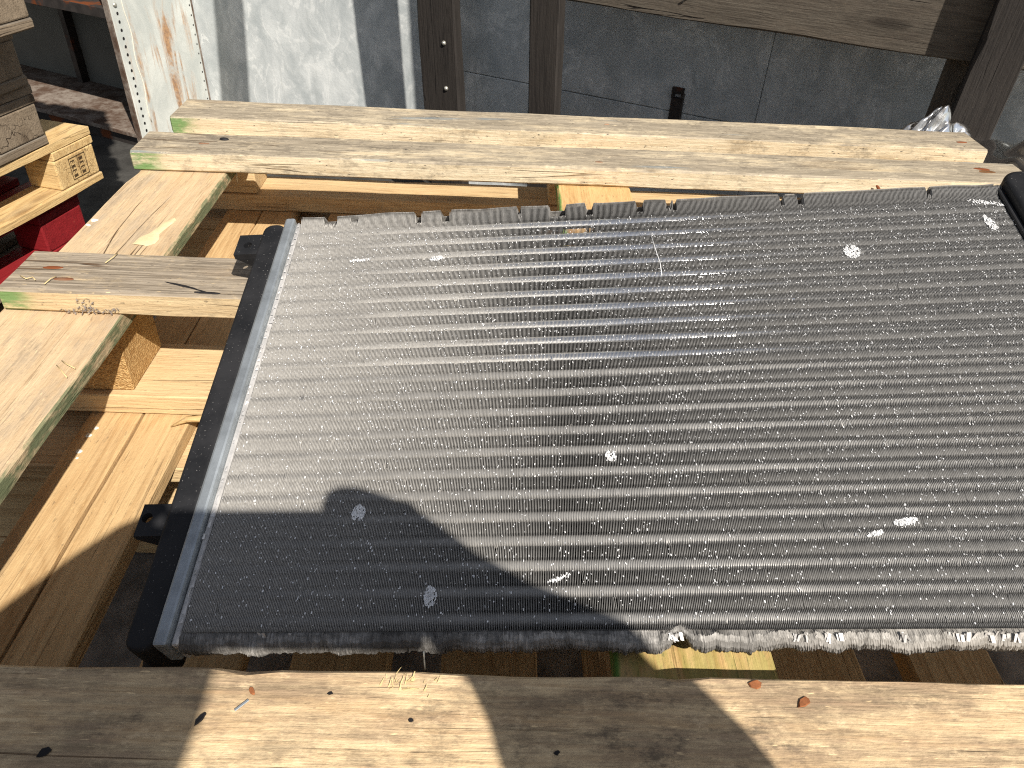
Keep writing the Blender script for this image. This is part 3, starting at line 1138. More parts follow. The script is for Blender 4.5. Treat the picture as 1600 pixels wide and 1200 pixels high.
# random small dents: a few neighbouring fins pushed over
for _ in range(260):
    i0 = rng.integers(2, NF - 4)
    j0 = rng.integers(3, NV - 8)
    w_ = rng.integers(1, 3)
    sgn = rng.choice([-1, 1])
    Ug[i0:i0 + w_, j0] += sgn * pitch * rng.uniform(.3, .75)
    Wt[i0:i0 + w_, j0] -= rng.uniform(0, .0009)
# far edge: standing strip of fin ends, torn in places
edge_h = 0.0040 + smooth_noise(NF, 40, 9, 0.0004)
edge_v = smooth_noise(NF, 60, 10, 0.0004)
notch = np.zeros(NF)
for px, wpx, dep in ((655, 5, 1), (697, 6, 1), (812, 3, .6), (872, 12, 1), (921, 5, 1), (1000, 6, 1), (1046, 5, .7), (1056, 3, 1), (1228, 3, 1), (1258, 5, 1), (556, 6, .5), (1466, 4, .6), (520, 10, .6)):
    c_, _ = uv_of(px, 335)
    wd_, _ = uv_of(px + wpx, 335)
    notch = np.maximum(notch, dep * (np.abs(us - c_) < (wd_ - c_)))
rough_left = np.clip(1 - us / 0.25, 0, 1)
edge_h -= 0.0012 * rough_left * (0.8 + 0.2 * rng.random(NF))
for jj, f_ in zip(range(NV - 4, NV), (0.1, 0.45, 0.8, 1.0)):
    Wt[:, jj] += edge_h * f_ * (1 - notch)
    Vg[:, jj] += edge_v * f_ - notch * 0.010 * f_
    Ug[:, jj] += f_ * (smooth_noise(NF, 60, 12, 0.0003) + notch * rng.normal(0, .001, NF))
    Wb[:, jj] = -TH + 0.010 * f_
tk = np.full(NV, 0.00010)
tk[-4:] = 0.00014
verts = np.empty((NF, NV, 4, 3))
for c_, (sg, top_) in enumerate(((-1, 0), (-1, 1), (1, 1), (1, 0))):
    verts[:, :, c_, 0] = Ug + sg * tk[None, :]
    verts[:, :, c_, 1] = Vg
    verts[:, :, c_, 2] = Wt if top_ else Wb
I = np.arange(NF)[:, None] * NV + np.arange(NV - 1)[None, :]
I = I.reshape(-1)
quads = []
for a, b in ((0, 1), (1, 2), (2, 3)):
    quads.append(np.stack([I * 4 + a, I * 4 + b, (I + 1) * 4 + b, (I + 1) * 4 + a], 1))
for end in (0, NV - 1):
    J = np.arange(NF) * NV + end
    quads.append(np.stack([J * 4, J * 4 + 1, J * 4 + 2, J * 4 + 3], 1))
quads = np.concatenate(quads)
me = bpy.data.meshes.new("fins")
me.vertices.add(NF * NV * 4)
me.vertices.foreach_set('co', verts.reshape(-1))
me.loops.add(quads.size)
me.loops.foreach_set('vertex_index', quads.reshape(-1).astype(np.int32))
me.polygons.add(len(quads))
me.polygons.foreach_set('loop_start', np.arange(0, quads.size, 4, dtype=np.int32))
me.polygons.foreach_set('loop_total', np.full(len(quads), 4, dtype=np.int32))
me.update(calc_edges=True)
me.validate()
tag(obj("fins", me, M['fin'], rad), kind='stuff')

# tubes
def tube_obj(v, w, r_):
    key = 'tube_%d' % int(r_ * 1e5)
    me_ = bpy.data.meshes.get(key)
    if me_ is None:
        me_ = tube_mesh([(0, 0, 0), (UL, 0, 0)], r_, 20, True)
        for vv_ in me_.vertices:
            vv_.co.y *= 1.35
        me_.name = key
    o_ = obj("tube", me_, None, rad, (0, v, w))
    if not me_.materials:
        me_.materials.append(M['tube'])
    if v < 0.235:  # nearer tubes get a darker, rougher, less metallic finish
        o_.material_slots[0].link = 'OBJECT'
        o_.material_slots[0].material = M['tube_dull']
    return o_


for i in range(-1, 21):
    v_ = (20.47 - i) * VP
    tube_obj(v_, -0.0041, 0.0036)
    if i < 20:
        tube_obj(v_ - VP / 2, -0.0165, 0.0036)

# flecks: tiny bent-up fin edges over the whole face
NB = 14000
fu = rng.random(NB) * UL
fv = rng.random(NB) * 0.405 + 0.002
keep = rng.random(NB) < (0.45 + 0.55 * np.clip(fv / 0.4, 0, 1))
fu, fv = fu[keep], fv[keep]
V = []
F = []
for a, b in zip(fu, fv):
    l_ = rng.uniform(0.0006, 0.0022) * (0.5 + 0.5 * rng.random())
    wd_ = rng.uniform(0.00015, 0.00042)
    tl = rng.normal(0, 0.12)
    hz = rng.uniform(0.0001, 0.0005)
    rise = rng.uniform(-0.0004, 0.0006)
    b0 = len(V)
    V += [(a - wd_, b, hz), (a + wd_, b, hz + rise), (a + wd_ + tl * l_, b + l_, hz + rise), (a - wd_ + tl * l_, b + l_, hz)]
    F.append((b0, b0 + 1, b0 + 2, b0 + 3))
tag(obj("bent_fin_flecks", pyd("flecks", V, F), M['fleck'], rad), kind='stuff')


# crushed pale places
def scuff(px, py, rx, ry, n, ang=0.0, seed=0, name="crushed_patch"):
    r_ = np.random.default_rng(seed)
    u0, v0 = uv_of(px, py)
    V = []
    F = []
    ca, sa = math.cos(ang), math.sin(ang)
    for _ in range(n * 4):
        q_ = r_.random() ** 0.6
        th = r_.random() * 2 * math.pi
        x_, y_ = q_ * rx * math.cos(th), q_ * ry * math.sin(th)
        u_, v_ = u0 + x_ * ca - y_ * sa, v0 + x_ * sa + y_ * ca
        l_ = r_.uniform(.0008, .0022)
        w_ = r_.uniform(.0002, .0005)
        h_ = r_.uniform(.0002, .0007)
        rs_ = r_.uniform(-.0005, .0005)
        tl = r_.normal(0.1, .25)
        b0 = len(V)
        V += [(u_ - w_, v_, h_), (u_ + w_, v_, h_ + rs_), (u_ + w_ + tl * l_, v_ + l_, h_ + rs_ * .5), (u_ - w_ + tl * l_, v_ + l_, h_)]
        F.append((b0, b0 + 1, b0 + 2, b0 + 3))
    o = obj(name, pyd(name, V, F), M['fleck'], rad)
    return o


scuff(560, 803, .0050, .0065, 46, 0, 1)
scuff(672, 934, .0042, .0075, 46, 0, 2)
scuff(1331, 394, .0072, .0090, 60, 0, 3)
scuff(1416, 817, .0085, .0022, 34, .15, 4)
scuff(1368, 836, .0060, .0014, 16, .3, 5)
scuff(682, 405, .0070, .0030, 22, .1, 6)
scuff(562, 408, .0100, .0022, 18, .1, 7)
scuff(955, 714, .0045, .0055, 16, 0, 8)
scuff(1548, 350, .0040, .0120, 34, 0.2, 9)
scuff(1540, 318, .0160, .0030, 26, -0.3, 10)
scuff(875, 905, .0090, .0016, 10, .4, 11)
# long scratch
pts = [uv_of(px, py) for px, py in ((1017, 367), (1024, 390), (1031, 410), (1034, 430))]
obj("scratch", tube_mesh([(a, b, 0.0004) for a, b in pts], 0.0004, 5), M['fleck'], rad)

# near edge: one crumpled strip of crushed fin ends
ut, _ = uv_of(1062, 990)
ul2, _ = uv_of(1100, 990)
NU = 1500
uu = np.linspace(-0.001, UL - 0.002, NU)
rows = [(0.0015, -0.0022), (-0.0025, -0.0012), (-0.0060, -0.0026), (-0.0088, -0.0058), (-0.0098, -0.0095), (-0.0090, -0.0130), (-0.0076, -0.0165), (-0.0055, -0.0200)]
slant = smooth_noise(NU, 160, 5, 0.0040) + 0.003
big = smooth_noise(NU, 70, 71, 1.0)
mid = smooth_noise(NU, 18, 72, 1.0)
tear = np.exp(-((uu - ut) / 0.0075) ** 2)
lump = np.exp(-((uu - ul2) / 0.011) ** 2)
V = np.zeros((NU, len(rows), 3))
ridge = np.random.default_rng(73).normal(0, 1, NU * 2)
for j, (v0, w0) in enumerate(rows):
    f_ = j / (len(rows) - 1)
    sh_ = (slant * f_ / (uu[1] - uu[0])).astype(int)
    rd = ridge[(np.arange(NU) + sh_ + NU // 2) % (2 * NU)]
    V[:, j, 0] = uu + slant * f_ * 0.5
    amp = 0.0 if j == 0 else 1.0
    V[:, j, 1] = v0 + amp * (big * 0.0007 + mid * 0.0004 + rd * 0.00042) + tear * 0.013 * (0.3 + 0.7 * f_) - lump * 0.002 * amp
    V[:, j, 2] = w0 + amp * (big * 0.0008 * (1 - f_) + mid * 0.0007 * (1 - 0.7 * f_) + rd * 0.00030) + lump * 0.0045 * amp * (1 - 0.5 * f_) + tear * 0.002 * amp
nr = len(rows)
F = [(i * nr + j, (i + 1) * nr + j, (i + 1) * nr + j + 1, i * nr + j + 1) for i in range(NU - 1) for j in range(nr - 1)]
obj("crushed_edge", pyd("crushed_edge", V.reshape(-1, 3), F), M['edge'], rad)
# far edge: backing strip added so gaps between the fin ends read as shade
NB_ = 300
ub = np.linspace(0.0005, UL - 0.006, NB_)
nt = np.interp(ub, us, notch)
hb = np.interp(ub, us, edge_h)
V = []
for i in range(NB_):
    t_ = (-0.0045 if nt[i] > 0.5 else hb[i] - 0.0006)
    V += [(ub[i], 0.4262, -0.018), (ub[i], 0.4262, t_), (ub[i], 0.4272, t_), (ub[i], 0.4272, -0.018)]
F = [(i * 4 + a, i * 4 + (a + 1) % 4, (i + 1) * 4 + (a + 1) % 4, (i + 1) * 4 + a) for i in range(NB_ - 1) for a in range(4)]
obj("edge_backing", pyd("edge_backing", V, F), M['edge'], rad)

# pale torn flakes along the near edge
V = []
F = []
r_ = np.random.default_rng(21)
for px, n_, sp in ((1255, 7, 14), (1300, 9, 14), (1410, 4, 8), (1500, 7, 12), (1560, 8, 16), (1590, 5, 14), (430, 3, 26), (1050, 8, 8)):
    for _ in range(n_):
        u_, v_ = uv_of(px + r_.normal(0, sp), 990 + r_.normal(0, 2))
        l_ = r_.uniform(.0015, .0045)
        w_ = r_.uniform(.0004, .0014)
        tl = r_.normal(.1, .4)
        h0 = -0.0004 + r_.uniform(0, .0012)
        b0 = len(V)
        V += [(u_ - w_, v_, h0), (u_ + w_, v_, h0 + r_.normal(0, .0008)), (u_ + w_ + tl * l_, v_ - l_, h0 - .0035), (u_ - w_ + tl * l_, v_ - l_, h0 - .0028)]
        F.append((b0, b0 + 1, b0 + 2, b0 + 3))
tag(obj("torn_edge_flakes", pyd("flakes", V, F), M['crimp'], rad), kind='stuff')

# dark sheet added under the core so gaps between fins read as shade
obj("dark_backing", bevel_box(0.004, UL - 0.004, 0.006, 0.400, -0.030, -0.0255, 0.001, 1), M['black'], rad)

# headers, tanks, brackets


def rail(u0, u1, v0, v1, w0, w1, r_, seg=3):
    return bevel_box(u0, u1, v0, v1, w0, w1, r_, seg)


obj("header_plate", rail(-0.0165, -0.0062, -0.010, 0.4255, -0.026, 0.0042, 0.0022, 2), M['zinc'], rad)
obj("header_flange", rail(-0.0060, -0.0012, -0.008, 0.4225, -0.026, -0.0012, 0.0010, 1), M['crimp'], rad)
V = []
F = []
r_ = np.random.default_rng(31)
for k in range(46):
    vv = -0.004 + k * 0.0093 + r_.normal(0, .001)
    if r_.random() < 0.25:
        continue
    w_, l_ = r_.uniform(.0007, .0016), r_.uniform(.003, .0085)
    h = r_.uniform(.0008, .0018)
    b0 = len(V)
    uu = -0.0026 + r_.normal(0, .0006)
    V += [(uu - w_, vv, .0006), (uu + w_, vv + r_.normal(0, .001), .0004), (uu + w_ * .7, vv + l_, .0006), (uu - w_, vv + l_ * .9, .0006), (uu, vv + l_ * .5, h)]
    F += [(b0, b0 + 1, b0 + 4), (b0 + 1, b0 + 2, b0 + 4), (b0 + 2, b0 + 3, b0 + 4), (b0 + 3, b0, b0 + 4)]
tag(obj("crimp_tabs", pyd("crimps", V, F), M['crimp'], rad), kind='stuff')


def tank_mesh(u0, u1, v0, v1, w0, w1, rr):
    """long tank with a rounded outer shoulder and rounded ends"""
    bm_ = bmesh.new()
    bmesh.ops.create_cube(bm_, size=1.0)
    for v in bm_.verts:
        v.co = Vector((u0 + (v.co.x + .5) * (u1 - u0), v0 + (v.co.y + .5) * (v1 - v0), w0 + (v.co.z + .5) * (w1 - w0)))
    bmesh.ops.bevel(bm_, geom=[e for e in bm_.edges if abs((e.verts[0].co - e.verts[1].co).z) > 1e-4], offset=rr * 1.6, segments=5, affect='EDGES', profile=0.5)
    top = [e for e in bm_.edges if e.verts[0].co.z > w1 - 1e-5 and e.verts[1].co.z > w1 - 1e-5]
    bmesh.ops.bevel(bm_, geom=top, offset=rr * 0.6, segments=4, affect='EDGES', profile=0.5)
    me_ = bpy.data.meshes.new("tank")
    bm_.to_mesh(me_)
    bm_.free()
    me_.polygons.foreach_set('use_smooth', [True] * len(me_.polygons))
    return me_


lt = obj("end_tank", tank_mesh(-0.0395, -0.0167, -0.012, 0.4235, -0.048, -0.0005, 0.0062), M['black'], rad)
md = lt.modifiers.new("wn", 'WEIGHTED_NORMAL')
rt = obj("end_tank", tank_mesh(UL + 0.0005, UL + 0.050, -0.012, 0.436, -0.046, 0.012, 0.0085), M['black'], rad)
rt.modifiers.new("wn", 'WEIGHTED_NORMAL')
obj("header_rail", rail(UL - 0.0045, UL + 0.0002, -0.010, 0.4255, -0.026, 0.003, 0.0012, 2), M['black'], rad)


def bracket(u0, u1, v0, v1, wt, hu, hv, hr):
    """lug with a round hole, wedge shaped underneath"""
    n = 20
    V = []
    F = []
    outer = []
    uc, vc = hu, hv
    for k in range(n):
        a = 2 * math.pi * k / n
        c_, s_ = math.cos(a), math.sin(a)
        sc_ = 1e9
        if c_ > 1e-6:
            sc_ = min(sc_, (u1 - uc) / c_)
        if c_ < -1e-6:
            sc_ = min(sc_, (u0 - uc) / c_)
        if s_ > 1e-6:
            sc_ = min(sc_, (v1 - vc) / s_)
        if s_ < -1e-6:
            sc_ = min(sc_, (v0 - vc) / s_)
        outer.append((uc + c_ * sc_, vc + s_ * sc_))
    inner = [(uc + hr * math.cos(2 * math.pi * k / n), vc + hr * math.sin(2 * math.pi * k / n)) for k in range(n)]
    # snap nearest outer points to the four corners
    for cu, cv in ((u0, v0), (u0, v1), (u1, v0), (u1, v1)):
        k = min(range(n), key=lambda q: (outer[q][0] - cu) ** 2 + (outer[q][1] - cv) ** 2)
        outer[k] = (cu, cv)
    dz = 0.0065
    for w in (wt, wt - dz):
        V += [(a, b, w) for a, b in outer]
        V += [(a, b, w) for a, b in inner]
    for k in range(n):
        j = (k + 1) % n
        F.append((k, j, n + j, n + k))
        F.append((2 * n + k, 3 * n + k, 3 * n + j, 2 * n + j))
        F.append((k, 2 * n + k, 2 * n + j, j))
        F.append((n + k, n + j, 3 * n + j, 3 * n + k))
    return pyd("bracket", V, F)


BW = -0.010
for (pa, pb, pc, hole) in (((367, 398), (373, 368), (425, 372), (387, 383)), ((206, 838), (228, 788), (272, 790), (230, 809))):
    ua, va = uv_of(*pa, BW)
    ub, vb = uv_of(*pb, BW)
    hu, hv = uv_of(*hole, BW)
    u0 = (ua + ub) / 2
    bk = obj("mounting_bracket", bracket(u0, -0.0385, va, vb, BW, hu, hv, 0.0042), M['black'], rad)
    # web below the lug
    V = [(u0 + .002, va, BW - .0067), (-0.0385, va, BW - .0067), (-0.0385, va, BW - .028), (u0 + .002, va + .003, BW - .0067), (-0.0385, va + .003, BW - .0067), (-0.0385, va + .003, BW - .028)]
    obj("web", pyd("web", V, [(0, 1, 2), (3, 5, 4), (0, 3, 4, 1), (1, 4, 5, 2), (0, 2, 5, 3)]), M['black'], bk)
    V = [(x, vb - (va - va) - .003 if False else vb - .003 + (y - va), z) for x, y, z in V]
    obj("web", pyd("web", V, [(0, 1, 2), (3, 5, 4), (0, 3, 4, 1), (1, 4, 5, 2), (0, 2, 5, 3)]), M['black'], bk)
# outlet pipes
obj("outlet_pipe", tube_mesh([(-0.031, 0.012, -0.034), (-0.037, -0.004, -0.052), (-0.046, -0.024, -0.070), (-0.052, -0.044, -0.078), (-0.054, -0.075, -0.080)], [.012, .012, .0115, .0115, .0115], 16), M['black'], rad)
obj("drain_screw", blob_mesh(0.004, 0.004, 0.003, 10, 2, .05), M['bolt'], rad, (-0.060, -0.040, -0.068))
obj("outlet_pipe", tube_mesh([(UL + 0.028, 0.35, -0.044), (UL + 0.028, 0.36, -0.075), (UL + 0.02, 0.385, -0.105), (UL, 0.41, -0.122)], .014, 16), M['black'], rad)

# ------------------------------------------------------------------ pile of pallets at the left


def make_pallet(name, mats, seed):
    root = empty(name)
    r_ = random.Random(seed)
    L, W = 0.90, 0.60
    sc = lambda: r_.randrange(10 ** 6)

    def bd(nm, x0, x1, y0, y1, z0, z1, along, mt):
        o = board(nm, x0, x1, y0, y1, z0, z1, mats[mt], root, along, sc(), ch=0.0018, wear=0.0012)
        return o
    for x0, x1 in ((-0.075, 0.0), (-0.354, -0.245), (-0.60, -0.525)):
        bd("skid_board", x0, x1, -L, 0, 0.0, 0.0165, 'y', 0)
        for y0, y1 in ((-0.109, -0.003), (-0.504, -0.396), (-0.897, -0.791)):
            obj("block", bevel_box(x0 + .001, x1 - .001, y0, y1, 0.0172, 0.0745, 0.003, 2), mats[1], root)
    for y0, y1 in ((-0.109, 0.0), (-0.504, -0.396), (-0.90, -0.791)):
        bd("cross_board", -W, 0.0, y0, y1, 0.075, 0.0912, 'x', 0)
    for x0, x1 in ((-0.109, 0.0), (-0.214, -0.139), (-0.354, -0.245), (-0.461, -0.386), (-0.60, -0.491)):
        bd("top_board", x0, x1, -L, 0.0, 0.0918, 0.108, 'y', 2)
    return root


SANG = math.atan2(-0.263, 0.965)


def put_pallet(root, x, y, z, a, label):
    root.location = (x, y, z)
    root.rotation_euler = (0, 0, a)
    tag(root, label, "pallet", "pallets piled beside the shelving unit")


p0 = make_pallet("stacked_pallet", [M['wood_grey'], M['wood_grey'], M['wood_grey']], 1)
put_pallet(p0, -0.84, 1.46, -0.428, SANG + 0.01, "grey pallet lying directly under the red pallet")
p00 = make_pallet("stacked_pallet", [M['wood_grey'], M['wood_grey'], M['wood_grey']], 9)
put_pallet(p00, -0.83, 1.47, GZ + 0.0005, SANG + 0.02, "grey pallet lowest in the pile, standing on the ground")
p1 = make_pallet("stacked_pallet", [M['wood_red'], M['wood_red'], M['wood_red']], 2)
put_pallet(p1, -0.835, 1.452, -0.319, SANG - 0.02, "red painted pallet in the pile beside the shelving")
p2 = make_pallet("stacked_pallet", [M['wood_pale'], M['wood_pale'], M['wood_pale']], 3)
put_pallet(p2, -0.800, 1.500, -0.2098, SANG, "pale new pallet with a stamped corner block on the red pallet")
p3 = make_pallet("stacked_pallet", [M['wood_grey'], M['wood_grey'], M['wood_grey']], 4)
q3 = on_z(78, 224, -0.1005)
put_pallet(p3, q3[0], q3[1], -0.1005, SANG + 0.02, "grey weathered pallet lying on top of the pale pallet")
p4 = make_pallet("stacked_pallet", [M['wood_grey'], M['wood_grey'], M['wood_grey']], 5)
q3 = on_z(46, 132, 0.0088)
put_pallet(p4, q3[0], q3[1], 0.0088, SANG + 0.03, "weathered grey pallet two above the pale new pallet in the pile")
p5 = make_pallet("stacked_pallet", [M['wood_grey'], M['wood_grey'], M['wood_grey']], 6)
q3 = on_z(56, 44, 0.1181)
put_pallet(p5, q3[0], q3[1], 0.1181, SANG - 0.01, "grey pallet with a pale lower board, beside the shelf's dark upper opening")


ORD = ["sixth", "fifth", "fourth", "third", "second", "first"]  # unseen pallets added on top of the pile to shade the shelf
for k_, (dx_, dy_, da_) in enumerate(((-.01, -.02, .02), (-.03, .0, -.02), (.0, -.03, .03), (-.02, -.01, .0), (.0, .0, .02), (-.01, .02, .0))):
    p6 = make_pallet("stacked_pallet", [M['wood_grey'], M['wood_grey'], M['wood_grey']], 40 + k_)
    put_pallet(p6, -0.71 + dx_, 1.50 + dy_, 0.2274 + 0.1088 * k_, SANG + da_, "unseen grey pallet %s down from the pile top, added to shade the shelf" % ORD[k_])


# burnt stamp on the far corner block of the pale pallet: a box with short marks in it
def stamp(root, y0, y1, z0, z1, x):
    V = []
    F = []

    def bar(a0, a1, b0, b1):
        b_ = len(V)
        V.extend([(x, a0, b0), (x, a1, b0), (x, a1, b1), (x, a0, b1)])
        F.append((b_, b_ + 1, b_ + 2, b_ + 3))
    t_ = 0.0016
    bar(y0, y1, z0, z0 + t_)
    bar(y0, y1, z1 - t_, z1)
    bar(y0, y0 + t_, z0, z1)
    bar(y1 - t_, y1, z0, z1)
    ym = y0 + (y1 - y0) * 0.5
    bar(ym, ym + t_, z0, z1)
    r_ = random.Random(4)
    for col_ in (0, 1):
        for row in range(4):
            ya = y0 + 0.004 + col_ * (y1 - y0) * 0.5
            za = z0 + 0.004 + row * (z1 - z0 - 0.006) / 4
            for q_ in range(3):
                yy = ya + q_ * 0.0042
                bar(yy, yy + 0.0014, za, za + r_.uniform(.004, .0075))
            bar(ya, ya + 0.010, za + r_.uniform(0, .004), za + .0055)
    o = obj("stamp_mark", pyd("stamp", V, F), M['ink'], root)
    return o


stamp(p2, -0.075, -0.030, 0.026, 0.068, -0.0004)

# ------------------------------------------------------------------ clear film at the right
def film(name, cx, cy, cz, sx, sy, seed, label, lift=0.06):
    r_ = np.random.default_rng(seed)
    n = 34
    g = np.zeros((n, n))
    for _ in range(26):
        d = r_.normal(0, 1, 2)
        d /= np.linalg.norm(d)
        fr = r_.uniform(4, 19)
        xx, yy = np.meshgrid(np.linspace(0, 1, n), np.linspace(0, 1, n))
        ph = r_.random() * 6
        g += np.abs(np.sin((xx * d[0] + yy * d[1]) * fr + ph)) * r_.uniform(.3, 1) / (0.35 * fr)
    g = (g - g.min()) / (g.max() - g.min())
    V = []
    F = []
    for i in range(n):
        for j in range(n):
            a, b = i / (n - 1) - .5, j / (n - 1) - .5
            rr_ = math.hypot(a, b) * 2
            V.append((a * sx * (1 + .2 * g[j, i]) + r_.normal(0, .0004), b * sy * (1 + .25 * g[i, j]) + r_.normal(0, .0004), lift * g[i, j] * max(0.12, 1.1 - rr_)))
    for i in range(n - 1):
        for j in range(n - 1):
            a, b = i / (n - 1) - .5, j / (n - 1) - .5
            if math.hypot(a, b) < 0.47 + 0.06 * math.sin(9 * math.atan2(b, a)):
                F.append((i * n + j, (i + 1) * n + j, (i + 1) * n + j + 1, i * n + j + 1))
    o = obj(name, pyd(name, V, F, True), M['film'], None, (cx, cy, cz), 0.3)
    tag(o, label, "plastic film")
    return o


rf_ = pix_ray(1466, 188)
qf_ = np.array([0, 0, CAM_H]) + rf_ * (1.345 / rf_[1])
f1 = film("plastic_film", qf_[0], 1.345, qf_[2] - 0.030, 0.15, 0.07, 4, "arched scrap of clear plastic film behind the far pallet board", 0.075)
f2 = film("plastic_film", 0.915, 1.235, -0.02, 0.24, 0.26, 9, "crumpled heap of clear plastic film beside the pallet's right end", 0.06)

def flake_mesh(rx, ry, rz, seed):
    """thin broken flake with an angular outline and a tilted top"""
    r_ = np.random.default_rng(seed)
    n = 7
    V = []
    for lev in (0, 1):
        for k in range(n):
            a = 2 * math.pi * k / n + (r_.normal(0, .12) if lev == 0 else 0)
            q_ = 0.7 + 0.5 * np.random.default_rng(seed * 13 + k).random()
            V.append((rx * q_ * math.cos(a) * (1 - .12 * lev), ry * q_ * math.sin(a) * (1 - .12 * lev), lev * rz * (0.55 + 0.7 * r_.random())))
    F = [tuple(range(n, 2 * n))] + [(k, (k + 1) % n, n + (k + 1) % n, n + k) for k in range(n)]
    return pyd("flake", V, F)


# ------------------------------------------------------------------ loose bits on the front board
def loose(name, px, py, rx, ry, rz, mat, label, cat, rot=0.0, z=TP, group=None, seed=None):
    q_ = on_z(px, py, z)
    o = obj(name, flake_mesh(rx * 1.15, ry * 1.15, rz, int(px)), mat, None, (q_[0], q_[1], z + 0.0003), rot)
    tag(o, label, cat, group)
    return o


loose("orange_flake", 1180, 1070, .0036, .0028, .0010, M['brick'], "square orange flake at the back edge of the front board", "flake", .2)
loose("orange_flake", 1256, 1098, .0046, .0024, .0012, M['brick'], "larger orange flake with a pale rim on the front board", "flake", .5)
loose("orange_flake", 394, 1081, .0016, .0024, .001, M['brick'], "tiny orange flake beside the metal sliver on the front board", "flake", .5)
loose("black_bit", 313, 1124, .0014, .0042, .001, M['bit'], "long black bit of debris lying on the front board", "debris", -.4)
loose("black_bit", 69, 1177, .0034, .0022, .001, M['bit'], "black lump near the shaded left part of the front board", "debris", .4)
for px, py, lbl in ((516, 1084, "dark round speck on the sunlit part of the front board"), (642, 1126, "greyish speck at the sunlit edge of the front board's arm shadow"),
                    (870, 1177, "dark speck inside the arm shadow on the front board")):
    loose("black_bit", px, py, .0016, .0011, .0006, M['bit'], lbl, "debris", .4)
q = on_z(378, 1103, TP)
o = obj("metal_sliver", bevel_box(-.0007, .0007, -.0045, .0045, 0, .0006, .0001, 1), M['zinc'], None, (q[0], q[1], TP + .0006), -0.75)
tag(o, "thin shiny metal sliver lying on the front board", "sliver")
q = on_z(1352, 280, 0.010)
lf = obj("dry_leaf", blob_mesh(.007, .0025, .0012, 10, 3, .2), M['nail'], None, (0, 0, 0))
lf.matrix_world = Matrix.Translation((q[0] + .0, 1.0605, 0.016)) @ Matrix.Rotation(math.radians(90), 4, 'X') @ Matrix.Rotation(-.7, 4, 'Z')
tag(lf, "small dry brown leaf stuck to the front of a far board", "leaf")


def straw(pts, z, label):
    P = []
    for k_, (px, py) in enumerate(pts):
        q_ = on_z(px, py, z)
        P.append((q_[0], q_[1], z + 0.001 + 0.001 * (k_ % 2)))
    o = obj("straw", tube_mesh(P, 0.0005, 5), M['straw'])
    tag(o, label, "straw", "straws lying on the boards")


straw([(70, 445), (80, 438), (88, 433)], TP, "short pale straw by the rusty nails on the left board")
straw([(165, 412), (178, 404), (184, 397)], TP, "pale straw at the back edge of the left board")
straw([(32, 432), (42, 438), (52, 434), (56, 440)], TP, "curled pale straw at the left board's green end")
straw([(97, 565), (106, 572), (118, 577)], 0.0, "bent pale straw lying on the left stringer")
straw([(89, 572), (98, 583), (105, 591)], 0.0, "straight pale straw lying on the left stringer")

# splinter sticking out by the tank
q = on_z(300, 666, -0.137)
spl = obj("wood_splinter", tube_mesh([(0, 0, 0.002), (0.018, 0.004, 0.010), (0.040, 0.004, 0.012), (0.065, 0.008, 0.010)], [.0006, .0035, .0045, .001], 7), M['wood_pale'], None, (q[0] - .022, q[1] - .004, -.137))
tag(spl, "pale torn wood splinter lying beside the black tank", "splinter")

# ------------------------------------------------------------------ photographer with the phone (casts the shadow)
ph = empty("phone", (0, 0, CAM_H))
pm_ = Matrix.Identity(4)
for i in range(3):
    pm_[i][0], pm_[i][1], pm_[i][2] = right[i], up[i], -fwd[i]
pm_[2][3] = CAM_H
ph.matrix_world = pm_
tag(ph, "black phone held up level in both hands", "phone")
obj("body", bevel_box(-0.022, 0.152, -0.074, 0.022, 0.012, 0.020, 0.0035, 3), M['black'], ph)
obj("screen", bevel_box(-0.019, 0.129, -0.071, 0.019, 0.0202, 0.0206, 0.0, 1), M['bit'], ph)


def skin_body(name, nodes, edges, root, mat, sub=2):
    me_ = bpy.data.meshes.new(name)
    keys = list(nodes)
    me_.from_pydata([nodes[k_][0] for k_ in keys], [], [(keys.index(a), keys.index(b)) for a, b in edges])
    o = obj(name, me_, mat)
    sk = o.modifiers.new("skin", 'SKIN')
    if not me_.skin_vertices:
        bpy.context.view_layer.objects.active = o
    for i_, k_ in enumerate(keys):
        me_.skin_vertices[0].data[i_].radius = (nodes[k_][1], nodes[k_][1] if len(nodes[k_]) < 3 else nodes[k_][2])
        me_.skin_vertices[0].data[i_].use_root = (k_ == root)
    sk.use_smooth_shade = True
    ss = o.modifiers.new("sub", 'SUBSURF')
    ss.levels = sub
    ss.render_levels = sub
    return o


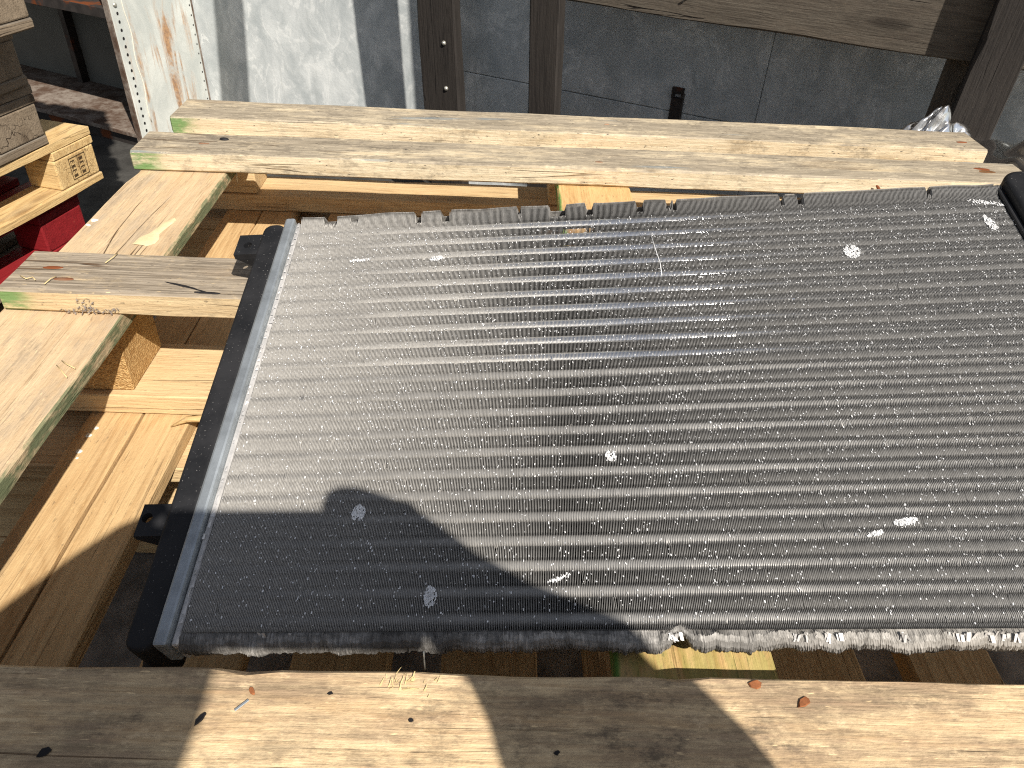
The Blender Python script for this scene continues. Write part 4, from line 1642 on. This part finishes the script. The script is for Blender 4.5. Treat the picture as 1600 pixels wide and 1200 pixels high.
M['jacket'] = mat_plain("dark_jacket", lin(40, 44, 56), 0.9, 0.3, 90)
M['skin'] = mat_plain("skin", lin(190, 140, 116), 0.6, 0.1, 40)
M['hair'] = mat_plain("hair", lin(52, 40, 32), 0.7, 0.4, 120)
N_ = {
    'pelvis': ((0.06, -0.60, 0.20), 0.105, 0.085), 'belly': ((0.06, -0.55, 0.32), 0.10, 0.08), 'chest': ((0.055, -0.46, 0.45), 0.115, 0.085),
    'neck0': ((0.052, -0.37, 0.53), 0.05), 'neck': ((0.05, -0.325, 0.575), 0.038), 'head0': ((0.07, -0.275, 0.615), 0.064), 'head1': ((0.075, -0.255, 0.655), 0.074), 'head2': ((0.075, -0.262, 0.705), 0.056),
    'nose': ((0.05, -0.175, 0.625), 0.010),
    'shr': ((0.20, -0.42, 0.48), 0.058), 'elr': ((0.342, -0.235, 0.427), 0.080), 'mr': ((0.268, -0.125, 0.425), 0.084), 'cur': ((0.236, -0.080, 0.416), 0.058), 'wrr': ((0.178, -0.036, 0.436), 0.030), 'hr': ((0.138, -0.012, 0.456), 0.030),
    'shl': ((-0.09, -0.42, 0.48), 0.058), 'ell': ((-0.205, -0.235, 0.325), 0.085), 'ml': ((-0.125, -0.125, 0.400), 0.070), 'wrl': ((-0.078, -0.052, 0.440), 0.040), 'hl': ((-0.044, -0.018, 0.452), 0.026),
    'hipr': ((0.13, -0.60, 0.14), 0.075), 'knr': ((0.15, -0.56, -0.14), 0.058), 'anr': ((0.15, -0.60, -0.40), 0.038), 'ftr': ((0.16, -0.49, -0.425), 0.026),
    'hipl': ((-0.01, -0.60, 0.14), 0.075), 'knl': ((-0.03, -0.56, -0.14), 0.058), 'anl': ((-0.03, -0.60, -0.40), 0.038), 'ftl': ((-0.04, -0.49, -0.425), 0.026),
}
ED = [('pelvis', 'belly'), ('belly', 'chest'), ('chest', 'neck0'), ('neck0', 'neck'), ('neck', 'head0'), ('head0', 'head1'), ('head1', 'head2'), ('head0', 'nose'),
      ('chest', 'shr'), ('shr', 'elr'), ('elr', 'mr'), ('mr', 'cur'), ('cur', 'wrr'), ('wrr', 'hr'), ('chest', 'shl'), ('shl', 'ell'), ('ell', 'ml'), ('ml', 'wrl'), ('wrl', 'hl'),
      ('pelvis', 'hipr'), ('hipr', 'knr'), ('knr', 'anr'), ('anr', 'ftr'), ('pelvis', 'hipl'), ('hipl', 'knl'), ('knl', 'anl'), ('anl', 'ftl')]


def fingers(tag_, hand, pts_list):
    for fi, pts_ in enumerate(pts_list):
        prev_ = hand
        for si, (p_, r__) in enumerate(pts_):
            k_ = "%s%d_%d" % (tag_, fi, si)
            N_[k_] = (p_, r__)
            ED.append((prev_, k_))
            prev_ = k_


fingers('r', 'hr', [
    [((0.134, 0.002, 0.470), .0195), ((0.112, 0.010, 0.474), .0215), ((0.090, 0.010, 0.470), .0190)],
    [((0.144, 0.010, 0.466), .0120), ((0.128, 0.022, 0.462), .0110), ((0.108, 0.024, 0.456), .0095)],
    [((0.146, 0.010, 0.450), .0120), ((0.130, 0.024, 0.446), .0110), ((0.110, 0.027, 0.442), .0095)],
    [((0.142, 0.004, 0.434), .0110), ((0.128, 0.020, 0.430), .0100), ((0.110, 0.024, 0.428), .0085)],
    [((0.126, -0.034, 0.452), .0110), ((0.110, -0.040, 0.458), .0100), ((0.094, -0.036, 0.462), .0085)]])
fingers('l', 'hl', [
    [((-0.042, -0.002, 0.476), .0085), ((-0.034, 0.006, 0.488), .0075), ((-0.024, 0.002, 0.492), .0065)],
    [((-0.046, 0.004, 0.462), .0085), ((-0.034, 0.012, 0.466), .0075), ((-0.026, 0.010, 0.470), .0060)],
    [((-0.047, 0.002, 0.446), .0085), ((-0.034, 0.008, 0.440), .0075), ((-0.026, 0.004, 0.436), .0060)],
    [((-0.032, -0.036, 0.452), .0090), ((-0.016, -0.040, 0.460), .0080), ((-0.002, -0.036, 0.466), .0070)]])
person = skin_body("person", N_, ED, 'pelvis', M['jacket'], 1)
tag(person, "person in a dark jacket holding up a phone behind the pallet", "person")

bpy.context.view_layer.update()
